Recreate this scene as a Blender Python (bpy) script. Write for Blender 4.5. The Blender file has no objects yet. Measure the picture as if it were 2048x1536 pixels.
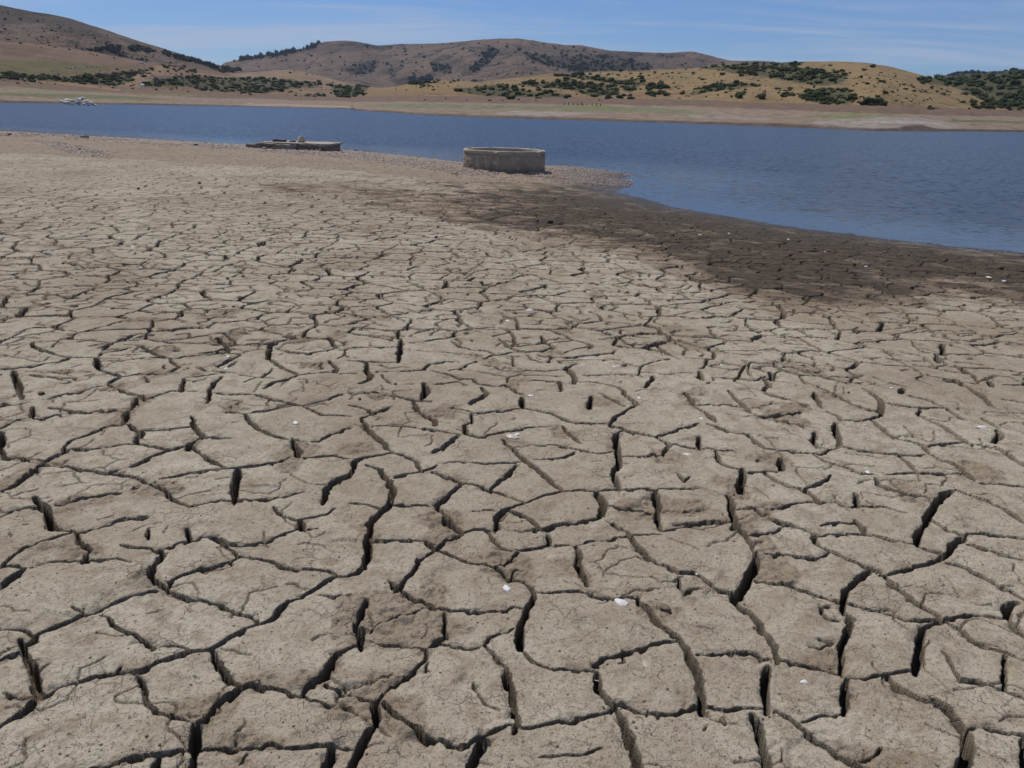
import bpy, math, random
import numpy as np
from mathutils import Matrix, Vector
from mathutils.bvhtree import BVHTree

S = bpy.context.scene
COL = S.collection
R = math.radians
rnd = random.Random(7)
RNG = np.random.default_rng(11)

# ------------------------------------------------------------------ camera
EYE = 1.6
PITCH, ROLL = 18.95, 1.6
F = 28.0 / 36.0 * 2048                       # focal length in photo pixels
cam_d = bpy.data.cameras.new('camera')
cam_d.lens = 28; cam_d.sensor_width = 36; cam_d.clip_end = 30000; cam_d.clip_start = 0.05
cam = bpy.data.objects.new('camera', cam_d); COL.objects.link(cam)
ROT = Matrix.Rotation(R(90 - PITCH), 3, 'X') @ Matrix.Rotation(R(ROLL), 3, 'Z')
cam.matrix_world = Matrix.Translation((0, 0, EYE)) @ ROT.to_4x4()
S.camera = cam
RM = np.array(ROT)

# ------------------------------------------------------------------ sky, sun, exposure
SUN_EL, SUN_AZ = 61.0, -40.0                 # degrees; azimuth from straight ahead, minus = left
W = bpy.data.worlds.new('World'); S.world = W; W.use_nodes = True
nt = W.node_tree; nt.nodes.clear()
def N(nt, t, **k):
    n = nt.nodes.new(t)
    for a, v in k.items(): setattr(n, a, v)
    return n
out = N(nt, 'ShaderNodeOutputWorld'); bg = N(nt, 'ShaderNodeBackground')
sky = N(nt, 'ShaderNodeTexSky', sky_type='NISHITA', sun_disc=False)
sky.sun_elevation = R(SUN_EL); sky.sun_rotation = R(SUN_AZ % 360)
sky.altitude = 200; sky.air_density = 1.0; sky.dust_density = 0.25; sky.ozone_density = 3.0
tc = N(nt, 'ShaderNodeTexCoord'); sep = N(nt, 'ShaderNodeSeparateXYZ')
nt.links.new(tc.outputs['Generated'], sep.inputs[0])
addz = N(nt, 'ShaderNodeMath', operation='ADD'); addz.inputs[1].default_value = 0.10
nt.links.new(sep.outputs['Z'], addz.inputs[0])
mx = N(nt, 'ShaderNodeMath', operation='MAXIMUM'); mx.inputs[1].default_value = 0.03
nt.links.new(addz.outputs[0], mx.inputs[0])
dx = N(nt, 'ShaderNodeMath', operation='DIVIDE'); dy = N(nt, 'ShaderNodeMath', operation='DIVIDE')
nt.links.new(sep.outputs['X'], dx.inputs[0]); nt.links.new(mx.outputs[0], dx.inputs[1])
nt.links.new(sep.outputs['Y'], dy.inputs[0]); nt.links.new(mx.outputs[0], dy.inputs[1])
comb = N(nt, 'ShaderNodeCombineXYZ')
nt.links.new(dx.outputs[0], comb.inputs[0]); nt.links.new(dy.outputs[0], comb.inputs[1])
mp = N(nt, 'ShaderNodeMapping'); mp.inputs['Rotation'].default_value = (0, 0, R(55)); mp.inputs['Scale'].default_value = (0.42, 1.25, 1)
mp.inputs['Location'].default_value = (1.3, 0.4, 0)
nt.links.new(comb.outputs[0], mp.inputs[0])
nz = N(nt, 'ShaderNodeTexNoise'); nz.inputs['Scale'].default_value = 0.9; nz.inputs['Detail'].default_value = 7
nz.inputs['Roughness'].default_value = 0.58; nz.inputs['Distortion'].default_value = 0.6
nt.links.new(mp.outputs[0], nz.inputs['Vector'])
mr = N(nt, 'ShaderNodeMapRange'); mr.inputs['From Min'].default_value = 0.40; mr.inputs['From Max'].default_value = 0.68
mr.inputs['To Max'].default_value = 0.68; mr.interpolation_type = 'SMOOTHSTEP'
nt.links.new(nz.outputs['Fac'], mr.inputs['Value'])
tint = N(nt, 'ShaderNodeMix', data_type='RGBA', blend_type='MULTIPLY'); tint.inputs['Factor'].default_value = 1
tint.inputs[7].default_value = (0.53, 0.72, 1.07, 1)
nt.links.new(sky.outputs[0], tint.inputs[6])
cmix = N(nt, 'ShaderNodeMix', data_type='RGBA'); cmix.inputs[7].default_value = (5.2, 6.0, 7.7, 1)
nt.links.new(mr.outputs[0], cmix.inputs['Factor']); nt.links.new(tint.outputs[2], cmix.inputs[6])
nt.links.new(cmix.outputs[2], bg.inputs[0]); bg.inputs[1].default_value = 0.09
nt.links.new(bg.outputs[0], out.inputs[0])

sl = bpy.data.lights.new('sun', 'SUN'); sl.energy = 3.8; sl.angle = R(0.5); sl.color = (1.0, 0.955, 0.88)
sun = bpy.data.objects.new('sun', sl); COL.objects.link(sun)
sd_ = Vector((math.sin(R(SUN_AZ)) * math.cos(R(SUN_EL)), math.cos(R(SUN_AZ)) * math.cos(R(SUN_EL)), math.sin(R(SUN_EL))))
sun.rotation_euler = sd_.to_track_quat('Z', 'Y').to_euler()
S.view_settings.view_transform = 'Standard'; S.view_settings.look = 'None'
S.view_settings.exposure = -0.12; S.view_settings.gamma = 1.0; S.view_settings.use_curve_mapping = False
S.cycles.max_bounces = 6; S.cycles.volume_bounces = 0

# ------------------------------------------------------------------ helpers
def rays(px, py):
    px = np.atleast_1d(np.asarray(px, float)); py = np.atleast_1d(np.asarray(py, float))
    c = np.stack([(px - 1024) / F, -(py - 768) / F, -np.ones_like(px)], 1)
    d = c @ RM.T
    return d / np.linalg.norm(d, axis=1)[:, None]
def project(x, y, z):
    p = np.stack([np.ravel(x), np.ravel(y), np.ravel(z) - EYE], 1) @ RM
    return 1024 + F * p[:, 0] / -p[:, 2], 768 - F * p[:, 1] / -p[:, 2]
def on_plane(px, py, z):
    d = rays(px, py); t = (z - EYE) / d[:, 2]
    return d[:, 0] * t, d[:, 1] * t
def hash2(ix, iy, seed):
    h = (ix.astype(np.int64) * 374761393 + iy.astype(np.int64) * 668265263 + seed * 974634777) & 0xFFFFFFFF
    h = ((h ^ (h >> 13)) * 1274126177) & 0xFFFFFFFF
    h = ((h ^ (h >> 16)) * 2246822519) & 0xFFFFFFFF
    return ((h ^ (h >> 15)) & 0xFFFFFF).astype(np.float32) / 16777216.0
def vn(x, y, s, seed=0):
    x = np.asarray(x) / s; y = np.asarray(y) / s
    xi = np.floor(x); yi = np.floor(y); fx = x - xi; fy = y - yi
    fx = fx * fx * (3 - 2 * fx); fy = fy * fy * (3 - 2 * fy)
    a = hash2(xi, yi, seed); b = hash2(xi + 1, yi, seed); c = hash2(xi, yi + 1, seed); d = hash2(xi + 1, yi + 1, seed)
    return ((a * (1 - fx) + b * fx) * (1 - fy) + (c * (1 - fx) + d * fx) * fy) * 2 - 1
def fbm(x, y, s, o=4, seed=0, g=0.5):
    t = 0; a = 1; n = 0
    for i in range(o):
        t = t + a * vn(x, y, s / 2 ** i, seed + i * 17); n += a; a *= g
    return t / n
def sstep(a, b, x):
    t = np.clip((x - a) / (b - a), 0, 1); return t * t * (3 - 2 * t)
def inpoly(px, py, poly):
    r = np.zeros(px.shape, bool); n = len(poly)
    for i in range(n):
        x0, y0 = poly[i]; x1, y1 = poly[(i + 1) % n]
        if y0 == y1: continue
        c = ((y0 > py) != (y1 > py)) & (px < (x1 - x0) * (py - y0) / (y1 - y0) + x0)
        r ^= c
    return r
def mesh_np(name, v, faces, mat=None, smooth=True, parent=None, col=None, attrs=None):
    me = bpy.data.meshes.new(name); v = np.asarray(v, np.float32); faces = np.asarray(faces, np.int32)
    k = faces.shape[1]
    me.vertices.add(len(v)); me.vertices.foreach_set('co', v.ravel())
    me.loops.add(faces.size); me.loops.foreach_set('vertex_index', faces.ravel())
    me.polygons.add(len(faces)); me.polygons.foreach_set('loop_start', np.arange(0, faces.size, k, dtype=np.int32))
    if smooth: me.polygons.foreach_set('use_smooth', np.ones(len(faces), bool))
    me.update(calc_edges=True)
    for nm, a in (attrs or {}).items():
        if a.ndim == 2:
            at = me.attributes.new(nm, 'FLOAT_COLOR', 'POINT'); at.data.foreach_set('color', np.concatenate([a, np.ones((len(a), 1))], 1).astype(np.float32).ravel() if a.shape[1] == 3 else a.astype(np.float32).ravel())
        else:
            at = me.attributes.new(nm, 'FLOAT', 'POINT'); at.data.foreach_set('value', a.astype(np.float32).ravel())
    if mat: me.materials.append(mat)
    o = bpy.data.objects.new(name, me); COL.objects.link(o)
    if parent: o.parent = parent
    return o
def grid_faces(nr, nc, wrap=False):
    i = np.arange(nr - 1)[:, None]; j = np.arange(nc if wrap else nc - 1)[None, :]
    jn = (j + 1) % nc
    a = i * nc + j; b = i * nc + jn; c = (i + 1) * nc + jn; d = (i + 1) * nc + j
    return np.stack([a + 0 * b, b, c, d], -1).reshape(-1, 4)
def tag(o, label=None, cat=None, group=None, kind=None):
    if label: o['label'] = label
    if cat: o['category'] = cat
    if group: o['group'] = group
    if kind: o['kind'] = kind
    return o
def mat(name, col, rough=0.9, spec=0.2):
    m = bpy.data.materials.new(name); m.use_nodes = True
    b = m.node_tree.nodes['Principled BSDF']
    b.inputs['Base Color'].default_value = (*col, 1); b.inputs['Roughness'].default_value = rough
    b.inputs['Specular IOR Level'].default_value = spec
    return m, m.node_tree, b
def noise_node(nt, scale, detail=4, rough=0.6, vec=None, dist=0):
    n = N(nt, 'ShaderNodeTexNoise'); n.inputs['Scale'].default_value = scale; n.inputs['Detail'].default_value = detail
    n.inputs['Roughness'].default_value = rough; n.inputs['Distortion'].default_value = dist
    if vec: nt.links.new(vec, n.inputs['Vector'])
    return n
def rng_node(nt, src, a, b, c=0, d=1):
    n = N(nt, 'ShaderNodeMapRange'); n.inputs['From Min'].default_value = a; n.inputs['From Max'].default_value = b
    n.inputs['To Min'].default_value = c; n.inputs['To Max'].default_value = d
    nt.links.new(src, n.inputs['Value']); return n.outputs[0]
def mix(nt, fac, a, b, mode='MIX'):
    n = N(nt, 'ShaderNodeMix', data_type='RGBA', blend_type=mode)
    for s, v in ((n.inputs['Factor'], fac), (n.inputs[6], a), (n.inputs[7], b)):
        if isinstance(v, (int, float)): s.default_value = v
        elif isinstance(v, tuple): s.default_value = (*v, 1)
        else: nt.links.new(v, s)
    return n.outputs[2]
def mathn(nt, op, a, b=None):
    n = N(nt, 'ShaderNodeMath', operation=op)
    for s, v in zip(n.inputs, (a, b)):
        if v is None: continue
        if isinstance(v, (int, float)): s.default_value = v
        else: nt.links.new(v, s)
    return n.outputs[0]
def noisy_mat(name, c1, c2, scale, rough=0.9, bump=0.3, bdist=0.02, c3=None, detail=6):
    m, t, b = mat(name, c1, rough)
    o = N(t, 'ShaderNodeTexCoord').outputs['Object']
    n = noise_node(t, scale, detail, 0.65, o)
    c = mix(t, rng_node(t, n.outputs['Fac'], 0.35, 0.65), c1, c2)
    if c3:
        n3 = noise_node(t, scale * 3.3, 5, 0.7, o)
        c = mix(t, rng_node(t, n3.outputs['Fac'], 0.55, 0.66), c, c3)
    t.links.new(c, b.inputs['Base Color'])
    nb = noise_node(t, scale * 5, 6, 0.7, o)
    bp = N(t, 'ShaderNodeBump'); bp.inputs['Strength'].default_value = bump; bp.inputs['Distance'].default_value = bdist
    t.links.new(nb.outputs['Fac'], bp.inputs['Height']); t.links.new(bp.outputs[0], b.inputs['Normal'])
    return m

# ------------------------------------------------------------------ near ground
ZW = -0.30                                    # water level; the mud where the camera stands is z = 0
shore_px = [(-700, 247), (-400, 253), (-150, 258), (0, 263), (100, 268), (200, 274), (330, 281), (430, 287), (500, 291), (600, 297), (690, 301), (800, 311),
            (930, 326), (1090, 333), (1150, 334), (1200, 340), (1245, 346), (1263, 352), (1238, 357), (1262, 363), (1266, 369), (1245, 378), (1234, 385),
            (1300, 400), (1340, 413), (1400, 424), (1470, 434), (1545, 448), (1620, 459), (1700, 468), (1800, 481), (1900, 492), (2048, 506),
            (2400, 545), (3200, 640)]
sx, sy = on_plane([p[0] for p in shore_px], [p[1] for p in shore_px], ZW)
SH = [(-260, 75), (-110, 52)] + list(zip(sx, sy)) + [(40, 2), (120, -30), (260, -260), (-260, -260)]
SHA = np.array(SH)
def shore_sd(x, y):
    x = np.asarray(x, float); y = np.asarray(y, float)
    best = np.full(x.shape, 1e9)
    n = len(SHA)
    for i in range(n):
        ax, ay = SHA[i]; bx, by = SHA[(i + 1) % n]
        ux, uy = bx - ax, by - ay; L = ux * ux + uy * uy
        t = np.clip(((x - ax) * ux + (y - ay) * uy) / L, 0, 1)
        best = np.minimum(best, (x - ax - t * ux) ** 2 + (y - ay - t * uy) ** 2)
    s = np.sqrt(best)
    return np.where(inpoly(x, y, SH), s, -s)
def base_z(sd):
    return np.where(sd > 0, ZW * np.exp(-np.maximum(sd, 0) / 4.0), ZW + np.maximum(sd * 0.06, -3))
def ground_pt(px, py):
    z = np.zeros(len(np.atleast_1d(px)))
    for _ in range(5):
        x, y = on_plane(px, py, z); z = np.maximum(base_z(shore_sd(x, y)), ZW)
    return x, y, z
HAZE = 0.00005
# ------------------------------------------------------------------ cracks traced on the mud: (origin x, origin y) of a 700 x 500 window, then width in cm and points
TR = {
(0,1036): """3.2 120,720 150,780 190,860 205,960 230,1030 250,1045
2.2 250,1045 330,1000 400,970 500,950 600,910 700,905 760,905 830,890 950,830 1050,790 1130,765 1220,765 1290,730 1380,680 1450,640 1510,620
2.6 0,1225 80,1170 150,1120 210,1060 250,1045
2 0,655 60,660 130,665 210,690
2.2 210,690 270,660 380,620 450,585 500,570 580,540 680,500 780,465 870,440 970,435
3 210,690 190,720 150,740
1.8 970,435 985,400 990,375 1050,345 1150,315 1250,285 1340,255 1400,235
2.6 970,435 930,400 890,370 870,330 890,290 920,265 950,230 940,195
2 970,435 1030,450 1100,470 1180,480 1260,495 1330,530 1400,565 1480,590 1510,620
3.6 1510,620 1560,600 1610,560 1650,520 1690,480
2 1690,490 1750,465 1800,430 1860,395 1910,350 1960,330 2048,330
2 1400,235 1420,220 1450,225 1530,245 1620,270 1720,295 1820,295 1920,300 1960,320
.9 1400,235 1370,195 1330,170 1280,140 1240,115
1.8 950,200 1000,180 1060,150 1130,130 1200,115 1250,110 1350,150 1420,160 1500,150 1560,130 1650,95 1740,65
2.8 1090,60 1100,95 1110,135
2.6 1740,65 1760,30 1760,0
1.6 720,175 780,190 860,190 940,205
3 0,430 60,380 110,345 150,310
1.6 150,310 120,290 30,295 25,285 60,240 120,195 200,170 280,145 350,120 430,100
.9 150,310 200,290 270,265 400,255 500,265 600,265 700,255 770,270
1.6 430,100 500,85 580,65 640,45
.7 640,45 750,20 860,5
3 430,100 400,85 350,85 300,60 290,30 285,0
2 430,100 460,140 500,175 540,205 510,245 490,270
1.3 580,580 620,590 660,640 720,670 800,690 840,730 890,755 960,745 1050,750 1130,765
1.4 0,840 60,810 120,785
1.8 760,910 820,930 850,980 850,1050 870,1100 920,1140 1000,1150 1080,1170 1150,1190
4.5 1150,1200 1140,1260 1130,1320 1120,1380
2.6 1150,1190 1190,1200 1220,1150 1260,1100 1330,1050 1380,1010 1420,990
2.6 1420,990 1370,960 1320,920 1290,870 1260,820 1240,780 1220,765
3 1420,990 1480,980 1560,985 1650,1000 1700,1020 1760,1040
3 1760,1040 1790,1000 1850,960 1900,920 1940,870 1960,820 1980,780 2048,750
1.5 1910,960 1930,990 1990,1000 2048,1040
2.5 1120,1370 1060,1350 1000,1370 900,1380 800,1400 700,1430 600,1455 500,1475
2.2 1120,1370 1190,1350 1280,1350 1450,1350 1560,1335 1700,1330 1850,1335 1940,1330 2048,1335
3.5 1940,1330 1940,1380 1910,1430 1890,1463 1880,1560
2.5 940,1400 920,1463 900,1560
.6 0,1025 60,1040 130,1055 230,1040
.7 1860,440 1950,455 2048,440
1.2 1740,65 1800,60 1850,50
.4 870,70 870,140
.5 420,540 470,560 500,585
.5 700,860 690,890
.5 1440,1380 1410,1430
1.2 1760,1040 1850,1070 1950,1095 2048,1100
2.4 -300,720 -150,680 0,655
2.4 -260,1330 -120,1290 0,1225
2.2 -200,1000 -120,900 -60,850 0,840
2.5 1120,1380 1100,1500 1130,1640
2.2 -100,1560 200,1540 500,1475 600,1600""",
(700,1036): """3.2 0,325 50,310 80,285 100,250 110,200 110,130 120,60 130,0
1.8 110,130 160,120 230,125 330,120 440,125 500,145
2 550,0 590,30 640,60 660,90
1.6 670,75 730,50 790,55 850,60
2.3 870,0 865,50
1.2 860,55 930,45 1020,45 1130,45 1200,20 1330,10 1400,0
2.6 660,90 600,110 550,130 530,160 510,180
2 510,180 470,150 450,130
2 510,180 450,210 400,230 370,290 330,340 300,380 285,420
2.6 285,420 260,390 230,365
2 530,180 600,210 690,250 760,270 840,290 900,320 970,350 1030,385 1080,420 1100,430
1.6 850,285 900,255 950,225 990,190
1.6 790,60 830,100 880,140 930,165 1000,175 1080,165 1160,150 1250,150 1330,150 1400,130 1500,115 1570,105 1640,100
1.9 1150,75 1170,110 1160,150
2.5 1510,0 1560,30 1610,70 1650,120 1690,170 1740,220 1800,255 1870,280 1930,320 2000,320 2048,340
3 1320,160 1340,200 1345,260 1340,310 1370,350 1400,400
1.8 1100,430 1150,435 1240,430 1340,430 1440,450 1540,475 1620,460 1690,460
1 1640,95 1740,90 1830,95
1.4 1790,0 1800,40 1830,60 1950,50 2048,35
4 1080,430 1060,480 1040,540 1020,600 1000,660 990,720 990,770
2.3 285,420 350,450 420,490 500,520 600,540 700,540 800,540 880,540 950,520 1030,530
2.6 90,470 70,520 50,570 30,620 20,655
3.6 20,655 60,660 60,700 50,750
1.4 50,740 0,745
1.4 60,710 150,730 250,740 350,750 430,770 520,740 600,740 700,750 780,750
.8 120,660 180,610 260,590 340,555 430,525
1.5 560,560 550,620 550,680 520,720 470,750 430,775
1.5 430,775 435,830 380,880 320,930 260,970 210,1010 170,1050 120,1080
.8 780,750 800,700 860,680 920,660 960,640
1.6 780,750 860,820 900,850 930,870
3.6 930,880 930,950 950,1020
2.8 950,1020 960,1080 970,1150 985,1200 960,1270
2.3 0,1015 50,1040 110,1060 130,1070
3 130,1070 140,1110 150,1170 170,1190
4 170,1190 130,1230 90,1290 60,1360 20,1460 0,1600
2.8 180,1080 230,1140 300,1180 380,1220 430,1260 500,1300 580,1320 680,1330 740,1310 780,1280 850,1250 940,1215
4.2 740,1310 790,1320 760,1360 730,1420 710,1463 690,1600
2 940,1215 1020,1240 1120,1230 1200,1210 1300,1190 1400,1160 1500,1130 1550,1110
1.2 1000,780 1060,850 1120,870 1180,890 1250,885 1320,890 1400,900 1440,910
2.2 1440,880 1430,860 1480,830 1560,810 1650,780 1730,755 1810,735 1900,715 1940,710
3 1440,910 1440,960 1460,1010 1500,1050 1540,1090 1550,1110
3.6 1550,1110 1590,1170 1610,1230 1640,1300 1660,1370 1680,1430 1690,1463 1720,1600
1.8 1560,1080 1640,1110 1720,1145 1800,1160 1900,1165 2000,1135 2048,1130
3 1690,460 1700,490 1740,530 1770,580 1800,620 1860,660 1920,690 1940,710
.6 1110,1410 1250,1400 1380,1400 1480,1360
.4 730,970 760,1050 800,1100 870,1130
.4 450,840 450,880 470,890
.4 940,330 960,310 1010,295
.4 1590,780 1610,840 1570,850""",
(1348,1036): """2.8 345,0 370,50 410,90 440,130 450,180
4.6 470,190 480,240 460,310 430,370 380,430 350,455
1.5 0,50 80,40 170,20 260,15 350,25
1.5 530,0 600,20 690,50 760,75 830,95
4 830,95 820,130 850,165
2.2 850,165 920,200 980,230 1050,260 1130,290 1190,310 1200,330
2.8 1200,345 1290,320 1400,290 1500,275 1560,250 1590,220
3 1590,240 1620,180 1660,150 1690,120 1700,100
1.5 1700,100 1620,80 1560,50 1500,20 1480,0
2 1700,100 1800,100 1900,100 1990,120 2048,130 2200,160
3 1480,10 1470,50 1440,90 1420,130 1415,165
1.6 1415,170 1480,190 1560,210 1590,220
1.8 850,100 950,100 1050,95 1150,100 1250,125 1330,145 1415,160
2.8 1070,30 1090,60 1110,105
.8 860,50 950,35 1070,35
1.5 520,205 600,210 700,225 800,235 880,220 910,205
2 350,415 290,400 220,385 170,350 110,310 50,310
2 350,455 350,410
1.4 170,410 90,410 70,440 40,410 20,350
2 490,360 580,380 680,400 750,430 850,460 930,480 990,500 1050,510 1150,540 1250,560 1350,590 1470,600 1560,600
2.8 1150,300 1100,340 1050,390 1010,430 1000,490 990,545
3.2 1230,350 1280,400 1330,440 1400,490 1470,530 1530,570 1570,595
2.3 1600,275 1680,290 1750,320 1830,360 1920,400 2000,440 2048,470 2200,540
1.6 1570,590 1680,580 1780,570 1870,585 1940,600
4.4 2010,490 1960,500 1950,550 1950,600
2.5 1960,610 1990,650 2048,690 2200,740
2 1590,600 1650,630 1700,680 1760,730 1810,760 1880,780 1950,800 2048,835 2200,900
4 1560,610 1500,630 1460,650 1440,700 1440,760 1430,830 1420,920
3 350,455 400,500 450,550 500,600 520,640 550,690 580,750 590,800 600,850
2.3 990,545 1030,590 1010,640 1000,700 985,760 970,830 960,910
3.2 44,710 80,750 100,810 130,890 140,960 160,1060 165,1145
1.8 140,800 220,800 300,785 400,785 460,790 510,820 560,820
2.8 620,830 700,850 800,870 880,890 950,910
3.4 550,860 550,920 545,990 540,1060 535,1140
2 0,1170 60,1140 130,1115 200,1110 300,1120 400,1115 500,1115 540,1130
3.6 470,1160 500,1200 510,1280 520,1340 535,1400 535,1463 550,1600
3 590,1130 650,1160 720,1210 780,1260 850,1300 920,1350 980,1400 1020,1420 1080,1450 1250,1560
1 750,1200 820,1170 880,1160 980,1150
2.3 980,1155 1000,1100 980,1050 990,990 1010,930
1.6 950,910 1040,930 1140,930 1250,915 1380,900 1420,910
2.8 1250,915 1270,950 1330,1000 1400,1040 1480,1080 1560,1100
5 1540,1060 1600,1110 1650,1170 1690,1230 1710,1290 1710,1350 1700,1463 1690,1600
2 1720,1230 1800,1230 1900,1250 2000,1280 2048,1290 2250,1350
1.4 1950,815 1940,880 1925,950 1940,1030
.9 1580,800 1620,880 1670,950 1760,960 1850,980 1900,1015 1960,1020 2048,1060
.4 910,515 870,520 865,545 900,580 960,590
.5 660,50 540,95 450,100
.7 1080,1420 1120,1400 1190,1380 1210,1340
.6 1700,150 1800,180 1900,210 2048,240
2 2040,1290 2040,1390 2060,1600
.5 790,740 850,750 930,720 850,700""",
(0,560): """4 560,460 570,500 575,530
1.2 590,450 600,435 680,425 760,405
1 590,480 700,480 850,465 950,460 1030,465
2 580,530 640,555 710,580
2.5 710,580 660,600 620,625
1.2 620,625 520,635 430,655 320,680 280,690
1.3 620,625 700,650 770,680 830,690 870,700
1.3 870,700 930,680 1000,660 1050,660 1150,665
1.8 710,580 800,570 880,560 960,565 1010,550 1050,520 1010,490 1000,470
3.5 75,530 90,580 110,640 130,690
1.3 0,530 80,520 180,510 260,495 340,480 420,460 540,455
1.8 190,370 200,400 260,420 330,440 420,460
1.3 0,740 60,730 130,720 150,710
4.5 790,700 780,740 740,780 735,840
1.6 280,740 350,750 420,770 550,775 650,770 730,765
1.6 0,860 60,830 120,810 180,800 230,810 320,790 420,775
1.2 185,740 180,800
2 740,850 700,850 640,860 580,880 540,900 480,920 430,935 400,950 370,985
2.5 370,985 385,1010 360,1020 300,1040 250,1070
3 760,850 790,880 830,900 800,940 800,970
1.1 800,970 740,970 650,980 520,990 410,990
1.8 800,970 870,985 950,1000 1000,1005
1 800,885 1000,885 1100,875 1150,865
2.3 1120,810 1140,870 1170,910 1190,935 1150,950 1110,975
2 1110,975 1050,990 1000,1005 940,1030 880,1050 800,1080 740,1100
4.5 1100,970 1100,1010
1.8 1120,1000 1180,1030 1240,1060 1280,1090 1330,1110
2 1330,1110 1390,1105 1500,1095 1590,1080 1650,1060 1690,1030
4.5 1390,1110 1380,1170 1370,1230 1380,1290
1.5 1330,1110 1200,1125 1100,1140 1000,1165 900,1185
4.2 250,1075 200,1110 150,1150 100,1190 60,1220 0,1240
1.8 250,1090 350,1085 430,1100 520,1120 620,1135 700,1140 780,1160 870,1190
3 690,1110 650,1120 620,1140
4 0,880 5,980
1.8 5,980 20,1040 100,1045 200,1045 260,1060
2 870,1190 800,1215 740,1240 640,1255 540,1280 430,1305 330,1320
1.8 880,1200 940,1230 980,1265 1030,1300 1100,1340
1.5 1100,1340 1170,1320 1260,1300 1380,1295
1.5 1400,1290 1480,1280 1600,1265 1700,1250 1780,1235
4 200,1270 240,1310 270,1350 290,1400 280,1463
2 0,1400 80,1350 160,1335 240,1330
4.5 1710,940 1730,990 1750,1035
2 1780,1040 1850,1035 1950,1025 2048,1045
2.3 1430,790 1460,840 1520,880 1590,915 1680,940
.8 1190,935 1280,930 1380,930
2.8 1270,340 1310,380 1340,430
1.1 1030,465 1120,450 1200,445 1300,435 1400,440
1.5 1400,445 1340,480 1270,510
3.5 1630,360 1580,400 1570,470
2 1570,470 1620,500 1690,540 1750,565
1.8 1750,565 1850,550 1950,545 1970,530 1940,490 1930,480
2 1930,345 1950,380 1980,405
1 1980,405 1900,420 1800,440 1700,430 1620,410
2.5 1750,565 1680,590 1600,610 1550,650
1.6 1480,680 1560,700 1640,720 1770,745
1.3 1250,675 1380,680 1480,680
1.8 1770,745 1850,720 1930,700 2010,675
1.4 1770,745 1700,745 1600,765 1520,780 1450,795 1330,785
1.2 1770,750 1850,780 1930,795 2048,800
2.3 1300,575 1250,620 1225,670 1215,735
2 1075,590 1060,660
.6 1090,585 1200,570 1260,560
1.8 1700,930 1780,940 1870,940 1930,910 2000,880 2048,860
3.5 2048,1130 1990,1150 1950,1170 1920,1210 1900,1260 1890,1300
1.2 680,370 720,345 800,320
1.5 830,390 870,425 940,455
1.6 1590,1320 1640,1370 1740,1400 1800,1385 1900,1360 1960,1330
3 1760,1400 1760,1463
1.5 860,1390 730,1400 640,1445
2.5 -150,900 -60,880 0,880
2 -200,1270 -100,1250 0,1240
.7 180,560 300,575 450,585
.7 1160,520 1230,545 1380,550""",
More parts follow.
